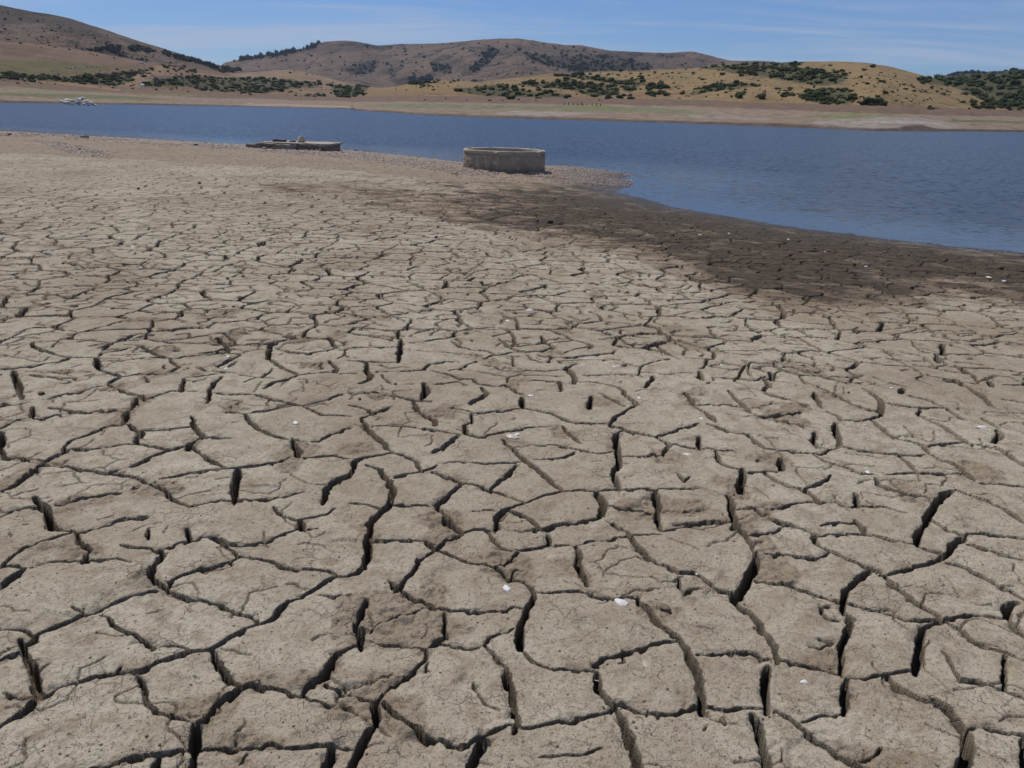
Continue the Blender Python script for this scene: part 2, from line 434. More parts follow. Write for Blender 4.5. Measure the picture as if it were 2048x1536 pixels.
(700,560): """3.5 280,490 295,420 300,350
1 0,480 100,485 200,490 280,490
3 100,490 100,540 120,570 110,590 50,610
1.1 150,545 280,540 430,525 470,490 560,475 640,475
1.4 480,525 560,545 640,570 720,575 760,600 840,615 930,610
4.5 430,600 440,650 430,690
1 0,660 120,665 250,675 330,690 430,700 480,705
3.5 770,620 800,660 760,690 710,720
2.8 370,700 400,760 450,790 490,810 495,850
1.3 0,735 60,745 140,775 250,740
2 140,775 60,810
2.6 60,810 100,860 150,910 200,960 240,1000
.9 130,850 240,845 350,855 470,870 560,885 650,900
2.4 240,1005 150,1020 60,1045 30,1060 25,1100 0,1130
2.5 240,1005 340,1020 380,1050 405,1100
1.8 405,1110 470,1090 510,1070
1.6 405,1110 330,1120 260,1140
3 480,1000 540,975 600,930 640,905
1.8 720,780 710,820 670,850 690,890 760,910 860,890 950,875 1020,860 1120,855 1240,850
1.4 720,780 800,770 900,760 990,745
1.3 600,740 680,765 720,775
4 1010,680 1005,740
2 1010,745 1100,760 1180,780 1250,810 1330,835 1420,840 1500,840
1.8 920,615 980,650 1040,675
1.8 1040,580 1120,580 1220,590 1240,640
3.3 1260,510 1300,540 1320,570 1310,600
1.3 1260,510 1330,480
1.2 1350,585 1450,600 1540,620 1590,640
2.5 1590,640 1600,670 1660,710 1680,730 1620,765
2.3 1620,765 1550,800 1530,840
2 1520,845 1600,870 1700,900 1790,920
1.8 1790,920 1860,895 1960,870 2048,850
2 1790,920 1850,950 1870,970 1840,1000 1830,1030
1.3 1870,965 1960,970 2048,985
1 1600,1030 1720,1030 1830,1030
3.3 1590,880 1560,890 1550,930 1570,990 1580,1060 1540,1130 1560,1180 1580,1225
3 900,925 930,960 980,1000 1030,1050 1090,1090 1140,1130 1190,1180 1240,1220
1.8 1245,860 1290,900 1350,950
.9 940,960 1060,955 1200,960 1350,990 1450,1010 1550,995
1 1080,1045 1180,1035 1260,1030 1310,1000
1 1010,1055 900,1055 800,1060 700,1055 560,1060
2 970,1070 920,1130 860,1170 820,1205
2 480,1110 560,1140 650,1165 730,1180 820,1205 900,1230 960,1255 1040,1280
1.6 1040,1280 1120,1250 1190,1230 1250,1220 1350,1220 1450,1220 1580,1225 1700,1220 1850,1220 2040,1225
2.5 640,1170 600,1220 550,1260 510,1290 510,1320
2.2 510,1320 560,1370 610,1420 660,1463
1.8 510,1300 400,1300 320,1300 250,1305
3.4 100,1080 180,1100 190,1140 240,1170 250,1230 230,1300 180,1350 130,1390 100,1420 120,1463
1.8 0,1300 80,1300 170,1320 200,1330
3.5 970,1305 900,1330 860,1370 860,1440
1.4 860,1440 950,1440 1020,1450 1130,1445
1.8 940,1330 1000,1350 1060,1385 1110,1430 1150,1440
4.5 1440,1230 1480,1270 1490,1320 1460,1370
2.4 1460,1375 1390,1390 1300,1410 1200,1420 1150,1440
3.3 1790,1230 1800,1330
2 1800,1330 1790,1390 1810,1440
1.2 1510,1310 1600,1330 1700,1345 1790,1350
.8 1810,1335 1930,1360 2048,1350
1.6 970,1300 1040,1280
.8 720,1340 800,1325 880,1330
2 1540,1400 1600,1463
2.2 1410,680 1400,745
1.5 1460,665 1530,700 1610,740
2.2 880,345 920,390 970,410
1.8 970,410 1050,415 1120,410 1190,390 1130,360 1120,330
1.5 600,360 640,390 720,405 800,410 850,430
1.2 780,460 830,435 950,420 1050,420
.9 780,490 880,515 1000,520 1140,525 1250,520
1 1100,430 1200,445 1300,450 1400,440 1520,430 1560,415
1.5 1560,330 1620,380 1700,385 1790,385 1810,405 1870,440 1930,470
2.5 1780,565 1750,600 1730,630
2.8 1960,660 2000,710 2010,740
.9 0,400 120,400 270,400
.5 1030,430 1060,460 1160,470 1180,440
.5 1900,1130 1950,1180 1990,1150""",
(1348,560): """2.8 320,650 350,690 400,730 440,780 490,805
1.8 490,805 570,805 650,800 740,775
3.3 60,660 90,700 110,740
2.8 110,740 150,760 200,790 240,835
.9 110,735 200,735 300,735 420,740
3 530,590 550,620 520,650
2.2 540,665 600,685 660,700 720,720 780,750
4.5 570,545 575,585
2 480,520 550,545
2.2 820,660 840,700 860,750
2.2 850,625 910,660 970,690 1030,720 1070,750
1.3 1070,745 1140,760 1210,770
3.5 1110,635 1170,670 1210,710 1215,760 1210,800
1.2 1220,720 1320,735 1420,745 1500,745 1600,745
2.8 1440,755 1430,790 1480,820 1550,845 1620,880 1660,910 1720,960 1740,970
2 1600,750 1640,780 1700,815
1.4 1210,800 1130,825 1050,830 990,825
1.8 890,775 960,805 980,830
3 1150,830 1210,870 1260,910 1330,940 1400,955 1460,980 1490,1020
3.5 1490,1020 1560,1055 1640,1090 1700,1130 1750,1180
3.5 940,850 950,900 970,970
3.5 820,890 825,930 800,950 840,990
1.5 590,815 650,840 720,860 800,890
2.6 200,855 280,880 370,905 430,915 480,955 530,1000
1.3 0,970 130,970
2.5 150,920 145,970
1.3 145,975 240,1000 350,1005
2.5 240,1010 270,1070 330,1100 390,1115
4.5 400,1110 400,1170 380,1250
1.2 430,1135 500,1130 600,1120
4.5 620,1060 625,1120
1.8 530,1000 630,1010 730,1020 850,1025 900,1000 970,980
1.5 970,980 1060,995 1160,1010 1260,1025 1360,1030 1460,1030
2 820,1035 880,1070 950,1090 1030,1110 1090,1140 1180,1150
2.2 1320,1035 1370,1080 1420,1130
1.1 1240,1150 1330,1145 1430,1140 1560,1140 1690,1140
1.6 1760,1190 1870,1200 2048,1220 2200,1240
3.2 530,1135 600,1180 670,1215 740,1225 800,1260 860,1310
1.6 750,1230 820,1205 900,1180 920,1150
1.6 370,1335 450,1340 560,1340 650,1325 740,1310 810,1300
4 310,1260 340,1310 350,1370 365,1430 345,1463
1 870,1305 960,1310 1040,1340 1100,1330 1200,1330 1350,1370
2 1060,1260 1080,1340
2.2 1180,1170 1200,1210 1260,1230 1340,1255 1430,1275 1540,1290
4.5 1630,1240 1580,1270 1530,1330 1480,1390 1460,1440
2.6 1650,1235 1750,1280 1850,1310 1930,1350 2000,1400 2048,1430 2200,1500
2 480,1350 540,1390 620,1430 700,1455
1.2 0,1420 150,1420 340,1415
1.3 1710,960 1800,970 1880,980
3.5 1890,980 1950,1020 2000,1060 2048,1095 2200,1150
3.5 1890,880 1900,920 1870,950
1 1490,980 1580,960 1690,955
2 1650,590 1720,620 1800,665 1870,730 1900,750
3.5 1340,630 1330,660
1.4 1370,670 1480,690 1580,740
1.4 1170,570 1260,600 1350,620
1.2 720,530 800,555 900,580 1000,600 1100,600
1.8 1800,800 1900,870
1 1930,690 2048,710
3 1070,1420 1100,1463
3.6 1570,380 1580,440
3.3 1540,450 1550,490
2.2 1650,500 1720,550
2 1640,570 1690,610
4 1850,590 1860,620
2 700,420 780,460
3.6 150,540 165,590"""}
ZF = 2048 / 700
CR = []                                       # polylines on the mud plane: (width in m, xs, ys)
for (ox, oy), txt in TR.items():
    for ln in txt.split('\n'):
        t = ln.split(); w = float(t[0]) * 0.01
        p = np.array([[float(q) for q in s.split(',')] for s in t[1:]])
        gx, gy, _ = ground_pt(ox + p[:, 0] / ZF, oy + p[:, 1] / ZF)
        CR.append((w, gx, gy))
CY = -1.5                                     # centre of the ground sheet's polar grid
rr = [0.35, 0.8, 1.4, 2.0, 2.35]
while rr[-1] < 96:
    d = max(rr[-1] + CY, 0.9)
    rr.append(rr[-1] + (0.0027 + 0.00042 * d ** 1.5 if d < 30 else 0.0024 * d))
rr = np.array(rr)
th = np.concatenate([np.arange(-180, -44, 4.0), np.arange(-42.5, 42.5, 0.05), np.arange(43, 180, 4.0)])
th = np.radians(th)
TH, RR = np.meshgrid(th, rr)
GX = RR * np.sin(TH); GY = RR * np.cos(TH) + CY
nr, nc = GX.shape
X = GX.astype(np.float32); Y = GY.astype(np.float32)
DC = np.hypot(X, Y)
sd = shore_sd(X, Y)
Z0 = base_z(sd).astype(np.float32)
PX, PY = project(X, Y, Z0); PX = PX.reshape(X.shape); PY = PY.reshape(X.shape)
front = Y > 0.25
PX = np.where(front, PX, 1024); PY = np.where(front, PY, 4000)

# --- crack field: E = signed distance to the nearest crack wall (negative inside), WB = its width
wx = fbm(X, Y, 0.08, 3, 5) * 0.012 + vn(X, Y, 0.019, 9) * 0.0030
wy = fbm(X, Y, 0.08, 3, 55) * 0.012 + vn(X, Y, 0.019, 59) * 0.0030
XW = X + wx; YW = Y + wy
wvar = 0.72 + 0.55 * (0.5 + 0.5 * fbm(X, Y, 0.12, 2, 77))
E = np.full(X.shape, 9.0, np.float32); WB = np.zeros(X.shape, np.float32)
Mg = 0.12
j0 = np.searchsorted(th, R(-42.5)); j1 = np.searchsorted(th, R(42.4))
def stamp(w, xs, ys, taper=True):
    w0_ = w
    n = len(xs)
    for k in range(n - 1):
        ax, ay, bx, by = xs[k], ys[k], xs[k + 1], ys[k + 1]
        dd_ = math.hypot((ax + bx) / 2, (ay + by) / 2); across = abs(bx - ax) / (math.hypot(bx - ax, by - ay) + 1e-6)
        w = (w0_ * 0.52 + 0.0055) * (1.10 - 0.25 * across ** 2) + 0.0038 * min(max(dd_ - 2.0, 0), 4)
        m = Mg if w < 0.05 else Mg + w / 2
        r0 = math.hypot(ax, ay - CY); r1 = math.hypot(bx, by - CY)
        t0 = math.atan2(ax, ay - CY); t1 = math.atan2(bx, by - CY)
        rl, rh = min(r0, r1) - m - 0.05, max(r0, r1) + m
        i0, i1 = np.searchsorted(rr, rl), np.searchsorted(rr, rh)
        q = m / max(rl, 1)
        a0, a1 = np.searchsorted(th, min(t0, t1) - q), np.searchsorted(th, max(t0, t1) + q)
        if i1 <= i0 or a1 <= a0: continue
        sl_ = (slice(i0, i1), slice(a0, a1))
        x = XW[sl_]; y = YW[sl_]
        ux, uy = bx - ax, by - ay; L = ux * ux + uy * uy + 1e-9
        t = np.clip(((x - ax) * ux + (y - ay) * uy) / L, 0, 1)
        d = np.sqrt((x - ax - t * ux) ** 2 + (y - ay - t * uy) ** 2)
        g = (k + t) / (n - 1)
        tp = 1 - 0.45 * np.abs(2 * g - 1) ** 3 if taper else 1
        ww = w * wvar[sl_] * tp
        e = d - ww / 2
        up = e < E[sl_]
        E[sl_] = np.where(up, e, E[sl_]); WB[sl_] = np.where(up, ww, WB[sl_])
for w, xs, ys in CR: stamp(w, xs, ys)

def voronoi(x, y, s, seed, jit=0.8):
    x = x / s; y = y / s; xi = np.floor(x); yi = np.floor(y)
    best = np.full(x.shape, 9, np.float32); bx = by = bid = None
    bx = np.zeros_like(x); by = np.zeros_like(x); bid = np.zeros_like(x)
    def fp(cx, cy):
        return cx + 0.5 + jit * (hash2(cx, cy, seed) - 0.5), cy + 0.5 + jit * (hash2(cx, cy, seed + 1) - 0.5)
    for i in (-1, 0, 1):
        for j in (-1, 0, 1):
            cx = xi + i; cy = yi + j; fx, fy = fp(cx, cy)
            d = (fx - x) ** 2 + (fy - y) ** 2
            u = d < best
            best = np.where(u, d, best); bx = np.where(u, fx, bx); by = np.where(u, fy, by); bid = np.where(u, hash2(cx, cy, seed + 2), bid)
    e = np.full(x.shape, 9, np.float32); nid = np.zeros_like(x)
    for i in (-2, -1, 0, 1, 2):
        for j in (-2, -1, 0, 1, 2):
            if abs(i) + abs(j) == 4: continue
            cx = xi + i; cy = yi + j; fx, fy = fp(cx, cy)
            vx = fx - bx; vy = fy - by; L = np.sqrt(vx * vx + vy * vy)
            d = ((bx + fx) / 2 - x) * vx + ((by + fy) / 2 - y) * vy
            d = np.where(L > 1e-4, d / np.maximum(L, 1e-4), 9)
            u = d < e
            e = np.where(u, d, e); nid = np.where(u, hash2(cx, cy, seed + 2), nid)
    return (e * s).astype(np.float32), bid, nid
# beyond the traced part: procedural polygons
TB = 700 + 65 * sstep(1300, 1520, PX) + 25 * fbm(X, Y, 0.8, 2, 91)
far = (PY < TB) | (PX < -60) | (PX > 2110) | ~front
sx_ = X + fbm(X, Y, 0.20, 3, 21) * 0.045; sy_ = Y + fbm(X, Y, 0.20, 3, 41) * 0.045
e1, a1_, b1_ = voronoi(sx_ * 0.92, sy_ * 1.08, 0.36, 3)
pair = np.mod((a1_ + b1_) * 7.31 + np.abs(a1_ - b1_) * 3.77, 1.0)
wv = np.where(pair < 0.08, 0.0, np.where(pair < 0.66, 0.016 + 0.012 * pair, 0.026 + 0.022 * (pair - 0.66) * 2.9)) * wvar
zone = sstep(0.6, 0.25, fbm(X, Y, 3.5, 2, 13))
fade = np.clip(1.5 - DC / 22, 0.3, 1)
wv = wv * fade * (0.7 + 0.3 * zone)
ee = e1 - wv / 2
wv = np.where(far, wv, np.minimum(wv, 0.011)); ee = e1 - wv / 2; u = (far | ((PY < 770) & (E > 0.045))) & (ee < E) & (wv > 0.002)
E = np.where(u, ee, E); WB = np.where(u, wv, WB)
# hairline cracks everywhere, in patches
hx = X + fbm(X, Y, 0.08, 3, 121) * 0.03; hy = Y + fbm(X, Y, 0.08, 3, 141) * 0.03
e2, a2_, b2_ = voronoi(hx, hy, 0.15, 33, 0.95)
p2 = np.mod((a2_ + b2_) * 5.17 + np.abs(a2_ - b2_) * 2.9, 1.0)
wh = np.where(p2 < np.where(far, 0.60 + 0.25 * sstep(10, 20, DC), np.where(PY < 1000, 0.52, 0.64)), 0.0, np.where(far, 0.012 + 0.014 * p2, 0.0060 + 0.0015 * np.clip(DC - 3, 0, 5)))
wh = wh * (fbm(X, Y, 0.5, 2, 151) > np.where(far, -0.4, 0.0))
eh = e2 - wh / 2
plate = np.floor(a1_ * 997)

# --- heights
edge = 0.0025 + 0.0005 * np.clip(DC - 4, 0, 20)
depth = np.minimum(0.03 + 3.4 * WB, 0.15)
pr = np.clip(-E / (edge * (1.6 + 1.3 * fbm(X, Y, 0.03, 2, 163))) + 0.12, 0, 1) ** 0.6
floor_n = 1 - 0.45 * (0.5 + 0.5 * fbm(X, Y, 0.06, 3, 161))
Z = Z0 - depth * pr * np.where(E < 0, floor_n, 0)
on = E > 0
Z = Z + np.where(on, -0.003 * np.exp(-np.maximum(E, 0) / 0.007) * np.clip(WB / 0.02, 0.2, 1) + 0.001 * (1 - np.exp(-np.maximum(E, 0) / 0.06)), 0)
Z = Z - np.where((wh > 0) & (eh < 0) & on, np.where(far, 0.03, 0.012), 0) - np.where((wh > 0) & on, 0.003 * np.exp(-np.maximum(eh, 0) / 0.006), 0)
Z = Z + fbm(X, Y, 1.6, 2, 171) * 0.02 * sstep(0, 5, sd) + fbm(X, Y, 0.25, 3, 181) * 0.006 + fbm(X, Y, 0.045, 3, 191) * 0.0022 + vn(X, Y, 0.012, 201) * 0.0007
Z = Z + np.where(far, ((a1_ - 0.5) * 0.009 * sstep(0, 0.03, E) + (a2_ - 0.5) * 0.003) * (0.45 + 0.75 * sstep(-0.5, 0.5, fbm(X, Y, 1.8, 3, 177))) + 0.003 * np.exp(-np.maximum(e1, 0) / 0.04), (a2_ - 0.5) * 0.0012)
# crumbled, trodden patches
cr_n = fbm(X, Y, 0.26, 3, 211)
near_crack = np.exp(-np.abs(E) / 0.05)
crumb = sstep(0.40, 0.56, cr_n + 0.16 * near_crack - 0.02)
lump = np.abs(fbm(X, Y, 0.055, 3, 221))
Z = Z + crumb * (lump * 0.030 - 0.006)
# footprints / hollows, and the bank of gravel along the left shore
hol = sstep(0.50, 0.62, fbm(X, Y, 0.21, 2, 231)); Z = Z - hol * 0.010
rub = sstep(3, 10, DC) * np.maximum(fbm(X, Y, 0.14, 3, 241), 0) * 0.014 * (fbm(X, Y, 0.9, 2, 251) > 0.1)
Z = Z + rub * sstep(0.3, 3, sd)

chip = sstep(0.10, 0.30, fbm(X, Y, 0.055, 3, 281)) * np.exp(-np.maximum(E, 0) / 0.014) * (E > -0.004) * (WB > 0.004)
Z = Z - chip * 0.013 * (DC < 12)
rgx, rgy, _ = ground_pt([1008], [341]); rgd = np.hypot(X - rgx[0], Y - rgy[0]); Z = Z + 0.07 * np.exp(-((rgd - 1.2) / 0.28) ** 2) * (0.6 + 0.5 * fbm(X, Y, 0.5, 3, 283))
# --- stains: wet mud, gravel, pale silt, plus painted crack shade (masks with real outlines on the ground)
nzp = fbm(X, Y, 0.9, 4, 261, 0.6); nzq = fbm(X, Y, 0.22, 3, 271)
jx = PX + 0 * nzp; jy = PY + (nzp * 9 + nzq * 6) * np.clip((PY - 222) / 260, 0.15, 1.6)
wet_poly = [(690, 384), (760, 388), (850, 398), (950, 396), (1040, 388), (1078, 379), (1131, 374), (1180, 371), (1224, 377), (1300, 396), (1400, 415), (1800, 470), (2500, 540),
            (2500, 640), (2048, 603), (1986, 592), (1924, 577), (1862, 582), (1840, 600), (1760, 606), (1690, 600), (1610, 606), (1531, 594), (1460, 566), (1386, 532), (1283, 488), (1200, 474), (1110, 470), (1010, 448), (960, 436), (900, 424), (840, 408), (760, 398)]
wet = sum(inpoly(jx + nzp * 40 + a * 9, jy + c_, wet_poly).astype(np.float32) for a, c_ in ((0, 0), (1, 8), (-2, -8), (3, 15), (-3, -17), (2, 24), (-1, -26), (2, 36))) / 8
brown_poly = [(-300, 255), (0, 262), (400, 288), (930, 326), (1260, 350), (1262, 372), (1130, 374), (1000, 374), (800, 350), (600, 335), (430, 330), (300, 320), (170, 312), (-100, 300)]
brown = inpoly(jx, jy, brown_poly).astype(np.float32)
band_poly = [(520, 366), (640, 372), (780, 380), (900, 388), (1000, 382), (1120, 376), (1500, 430), (2200, 560), (2200, 622), (2048, 616), (1900, 606), (1760, 622), (1600, 622), (1500, 604), (1400, 572), (1290, 530), (1190, 498), (1080, 490), (980, 466), (900, 446), (800, 420), (680, 402), (520, 386)]
band2 = sum(inpoly(jx + nzp * 60 + a * 12, jy + c_, band_poly).astype(np.float32) for a, c_ in ((0, 0), (2, 9), (-3, -9), (4, 18))) / 4
brown = np.maximum(brown, band2)
def ksm(a, k):                                 # soften a mask over neighbouring vertices
    for _ in range(k):
        a = (a + np.roll(a, 1, 0) + np.roll(a, -1, 0) + np.roll(a, 1, 1) + np.roll(a, -1, 1)) / 5
    return a
wt0 = np.clip(0.72 * wet + 0.20 * band2, 0, 1); wet = wt0 + ((a1_ - 0.5) * 0.42 + nzq * 0.55 + nzp * 0.35) * sstep(0, 0.15, wt0) * (1 - 0.6 * sstep(0.8, 1.05, wt0)); wet = np.clip(wet, 0, 1); wet = ksm(wet, 3); Z = Z0 + (Z - Z0) * (1 - 0.55 * np.clip(wet * 1.3, 0, 1) * sstep(3.5, 0.5, sd)); brown = np.clip(brown + 0.55 * sstep(9, 26, DC) * sstep(-0.25, 0.35, fbm(X * 1.0, Y * 0.6, 3.2, 4, 291)), 0, 1); brown = ksm(brown, 5)
dark = np.where(sd < 0, 1, np.exp(-np.maximum(sd - 0.2, 0) / 1.0)) * (PX > 1100)
gravel_polys = [[(-300, 254), (0, 262), (200, 273), (430, 286), (500, 290), (690, 300), (800, 310), (930, 325), (1160, 333), (1268, 350), (1268, 372), (1230, 374), (1120, 364), (1080, 360), (930, 352), (860, 340), (700, 318), (560, 306), (430, 297), (200, 283), (60, 274), (-300, 268)],
                [(60, 280), (110, 283), (230, 306), (225, 316), (160, 312), (110, 298)]]
grav = np.zeros(X.shape, bool)
for g in gravel_polys: grav |= inpoly(jx, PY + nzq * 3, g)
grav = ksm((grav & (sd > 0)).astype(np.float32), 2)
pale_poly = [(225, 330), (260, 345), (275, 370), (290, 410), (340, 470), (480, 560), (700, 600), (560, 640), (330, 560), (230, 500), (215, 430), (225, 380)]
pale = ksm(sum(inpoly(PX + nzp * 45 + a * 14, jy + a * 4, pale_poly).astype(np.float32) for a in (-1.5, -0.5, 0.5, 1.5, 2.5)) / 5, 6)
shoal = grav * sstep(1.0, 0.2, sd) * 0
Zg = Z + grav * np.abs(nzq) * 0.05
inside = np.maximum(sstep(edge * 0.9 + 0.0025, -edge * 0.1, E), np.where((wh > 0.002), 0.7 * sstep(0.003, -0.001, eh), 0))  # mask for the shade painted into cracks and their walls
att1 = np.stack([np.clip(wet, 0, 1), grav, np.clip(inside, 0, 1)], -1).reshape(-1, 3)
att2 = np.stack([np.clip(dark, 0, 1), crumb, pale], -1).reshape(-1, 3)

# --- mud material
mm, t, b = mat('dry_mud', (0.3, 0.25, 0.2), 0.93, 0.15)
geo = N(t, 'ShaderNodeNewGeometry').outputs['Position']
A1 = N(t, 'ShaderNodeAttribute', attribute_name='m1'); A2 = N(t, 'ShaderNodeAttribute', attribute_name='m2')
s1 = N(t, 'ShaderNodeSeparateColor'); t.links.new(A1.outputs['Color'], s1.inputs[0])
s2 = N(t, 'ShaderNodeSeparateColor'); t.links.new(A2.outputs['Color'], s2.inputs[0])
Ab = N(t, 'ShaderNodeAttribute', attribute_name='brown').outputs['Fac']
n1 = noise_node(t, 1.1, 5, 0.6, geo); n2 = noise_node(t, 9, 6, 0.68, geo, 0.4); n3 = noise_node(t, 55, 5, 0.7, geo); n4 = noise_node(t, 150, 3, 0.6, geo)
n0 = noise_node(t, 0.45, 6, 0.68, geo, 0.6)
c = mix(t, rng_node(t, n1.outputs['Fac'], 0.3, 0.7), (0.388, 0.335, 0.247), (0.453, 0.398, 0.303))
c = mix(t, rng_node(t, n0.outputs['Fac'], 0.45, 0.62, 0, 0.85), c, (0.285, 0.225, 0.155))
c = mix(t, rng_node(t, n2.outputs['Fac'], 0.46, 0.70), c, (0.265, 0.205, 0.14))
c = mix(t, rng_node(t, n3.outputs['Fac'], 0.50, 0.68, 0, 0.7), c, (0.21, 0.16, 0.108))
c = mix(t, rng_node(t, n4.outputs['Fac'], 0.60, 0.68, 0, 0.85), c, (0.09, 0.07, 0.05))
wv_ = N(t, 'ShaderNodeVectorMath', operation='ADD'); wn = noise_node(t, 12, 3, 0.6, geo)
wsb = N(t, 'ShaderNodeVectorMath', operation='SCALE'); t.links.new(wn.outputs['Color'], wsb.inputs[0]); wsb.inputs['Scale'].default_value = 0.08
t.links.new(geo, wv_.inputs[0]); t.links.new(wsb.outputs[0], wv_.inputs[1])
vo = N(t, 'ShaderNodeTexVoronoi', feature='DISTANCE_TO_EDGE'); vo.inputs['Scale'].default_value = 17; t.links.new(wv_.outputs[0], vo.inputs['Vector'])
nm_ = noise_node(t, 5, 4, 0.65, geo)
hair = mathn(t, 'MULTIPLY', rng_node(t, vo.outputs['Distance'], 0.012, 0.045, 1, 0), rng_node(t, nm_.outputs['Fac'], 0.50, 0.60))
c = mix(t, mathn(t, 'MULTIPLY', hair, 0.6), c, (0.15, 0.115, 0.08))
c = mix(t, mathn(t, 'MULTIPLY', s2.outputs[1], 0.6), c, mix(t, rng_node(t, n3.outputs['Fac'], 0.35, 0.65), (0.25, 0.19, 0.13), (0.19, 0.14, 0.09)))
c = mix(t, mathn(t, 'MULTIPLY', Ab, rng_node(t, n2.outputs['Fac'], 0.35, 0.6, 0.45, 0.85)), c, (0.235, 0.175, 0.122))
c = mix(t, mathn(t, 'MULTIPLY', s2.outputs[2], rng_node(t, n2.outputs['Fac'], 0.4, 0.62, 0.6, 0.1)), c, (0.42, 0.37, 0.275))
c = mix(t, mathn(t, 'MULTIPLY', s1.outputs[1], 0.5), c, (0.29, 0.225, 0.175))
wetc = mix(t, rng_node(t, n2.outputs['Fac'], 0.40, 0.66), (0.080, 0.060, 0.040), (0.044, 0.034, 0.025))
wf = mathn(t, 'ADD', s1.outputs[0], mathn(t, 'MULTIPLY', mathn(t, 'SUBTRACT', n2.outputs['Fac'], 0.5), 0.6))
c = mix(t, rng_node(t, wf, 0.12, 0.42, 0, 0.85), c, mix(t, rng_node(t, n3.outputs['Fac'], 0.4, 0.65), (0.20, 0.15, 0.10), (0.15, 0.11, 0.075)))
c = mix(t, rng_node(t, wf, 0.42, 0.80, 0, 0.95), c, wetc)
c = mix(t, mathn(t, 'MULTIPLY', s2.outputs[0], 0.8), c, (0.050, 0.044, 0.037))
c = mix(t, mathn(t, 'MULTIPLY', s1.outputs[2], 0.9), c, (0.088, 0.072, 0.055))  # crack shade painted in as a dark clay tone
t.links.new(c, b.inputs['Base Color'])
t.links.new(rng_node(t, s2.outputs[0], 0, 1, 0.93, 0.42), b.inputs['Roughness'])
bh = mathn(t, 'ADD', mathn(t, 'MULTIPLY', n3.outputs['Fac'], 0.010), mathn(t, 'MULTIPLY', n4.outputs['Fac'], 0.006))
bh = mathn(t, 'ADD', bh, mathn(t, 'MULTIPLY', n2.outputs['Fac'], 0.02)); bh = mathn(t, 'SUBTRACT', bh, mathn(t, 'MULTIPLY', hair, 0.004))
bp = N(t, 'ShaderNodeBump'); bp.inputs['Strength'].default_value = 0.75; bp.inputs['Distance'].default_value = 1.0
t.links.new(bh, bp.inputs['Height']); t.links.new(bp.outputs[0], b.inputs['Normal'])
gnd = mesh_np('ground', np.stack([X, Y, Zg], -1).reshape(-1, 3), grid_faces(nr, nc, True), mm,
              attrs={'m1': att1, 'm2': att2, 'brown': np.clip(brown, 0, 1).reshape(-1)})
tag(gnd, 'cracked dry lakebed mud with darker wet mud beside the water', None, None, 'structure')
ZGRID = Zg
def gz(x, y):                                  # height of the built ground sheet at a point
    x = np.atleast_1d(np.asarray(x, float)); y = np.atleast_1d(np.asarray(y, float))
    r = np.hypot(x, y - CY); a = np.arctan2(x, y - CY)
    i = np.clip(np.searchsorted(rr, r), 1, nr - 1); j = np.clip(np.searchsorted(th, a), 1, nc - 1)
    return ZGRID[i, j]
def crack_at(x, y):
    r = np.hypot(x, y - CY); a = np.arctan2(x, y - CY)
    i = np.clip(np.searchsorted(rr, r), 1, nr - 1); j = np.clip(np.searchsorted(th, a), 1, nc - 1)
    return E[i, j]

# ------------------------------------------------------------------ water
mw, t, b = mat('lake_water', (0.016, 0.023, 0.030), 0.24, 0.5)
b.inputs['IOR'].default_value = 1.30
geo = N(t, 'ShaderNodeNewGeometry').outputs['Position']
mp2 = N(t, 'ShaderNodeMapping'); mp2.inputs['Rotation'].default_value = (0, 0, R(-25)); mp2.inputs['Scale'].default_value = (0.6, 1, 1)
t.links.new(geo, mp2.inputs[0])
calm = N(t, 'ShaderNodeAttribute', attribute_name='calm').outputs['Fac']
def slope(scale, amp, det, rg):
    n = noise_node(t, scale, det, rg, mp2.outputs[0], 0.3)
    v = N(t, 'ShaderNodeVectorMath', operation='SUBTRACT'); t.links.new(n.outputs['Color'], v.inputs[0]); v.inputs[1].default_value = (0.5, 0.5, 0.5)
    w = N(t, 'ShaderNodeVectorMath', operation='MULTIPLY'); t.links.new(v.outputs[0], w.inputs[0]); w.inputs[1].default_value = (amp, amp, 0); return w.outputs[0]
va = N(t, 'ShaderNodeVectorMath', operation='ADD'); t.links.new(slope(5.0, 1.7, 3, 0.6), va.inputs[0]); t.links.new(slope(0.8, 0.30, 3, 0.6), va.inputs[1])
vs = N(t, 'ShaderNodeVectorMath', operation='SCALE'); t.links.new(va.outputs[0], vs.inputs[0]); t.links.new(calm, vs.inputs['Scale'])
vz = N(t, 'ShaderNodeVectorMath', operation='ADD'); t.links.new(vs.outputs[0], vz.inputs[0]); vz.inputs[1].default_value = (0, 0, 1)
t.links.new(rng_node(t, calm, 0.1, 1, 0.15, 0.24), b.inputs['Roughness'])
vn_ = N(t, 'ShaderNodeVectorMath', operation='NORMALIZE'); t.links.new(vz.outputs[0], vn_.inputs[0]); t.links.new(vn_.outputs[0], b.inputs['Normal'])
wr = np.geomspace(4, 3000, 260); wt = np.radians(np.concatenate([np.arange(-180, -46, 6.0), np.arange(-46, 46, 0.25), np.arange(46, 180, 6.0)]))
WT, WR_ = np.meshgrid(wt, wr); wX = WR_ * np.sin(WT); wY = WR_ * np.cos(WT)
wsd = -shore_sd(wX, wY)
calmv = np.clip(0.10 + 0.9 * sstep(0.3, 9.0, wsd + 1.2 * fbm(wX, wY, 3.0, 2, 301)), 0.05, 1)
wo = mesh_np('water', np.stack([wX, wY, np.full_like(wX, ZW)], -1).reshape(-1, 3), grid_faces(len(wr), len(wt), True), mw, attrs={'calm': calmv.reshape(-1)})
tag(wo, 'rippled blue lake water between the mud and the far shore', None, None, 'structure')
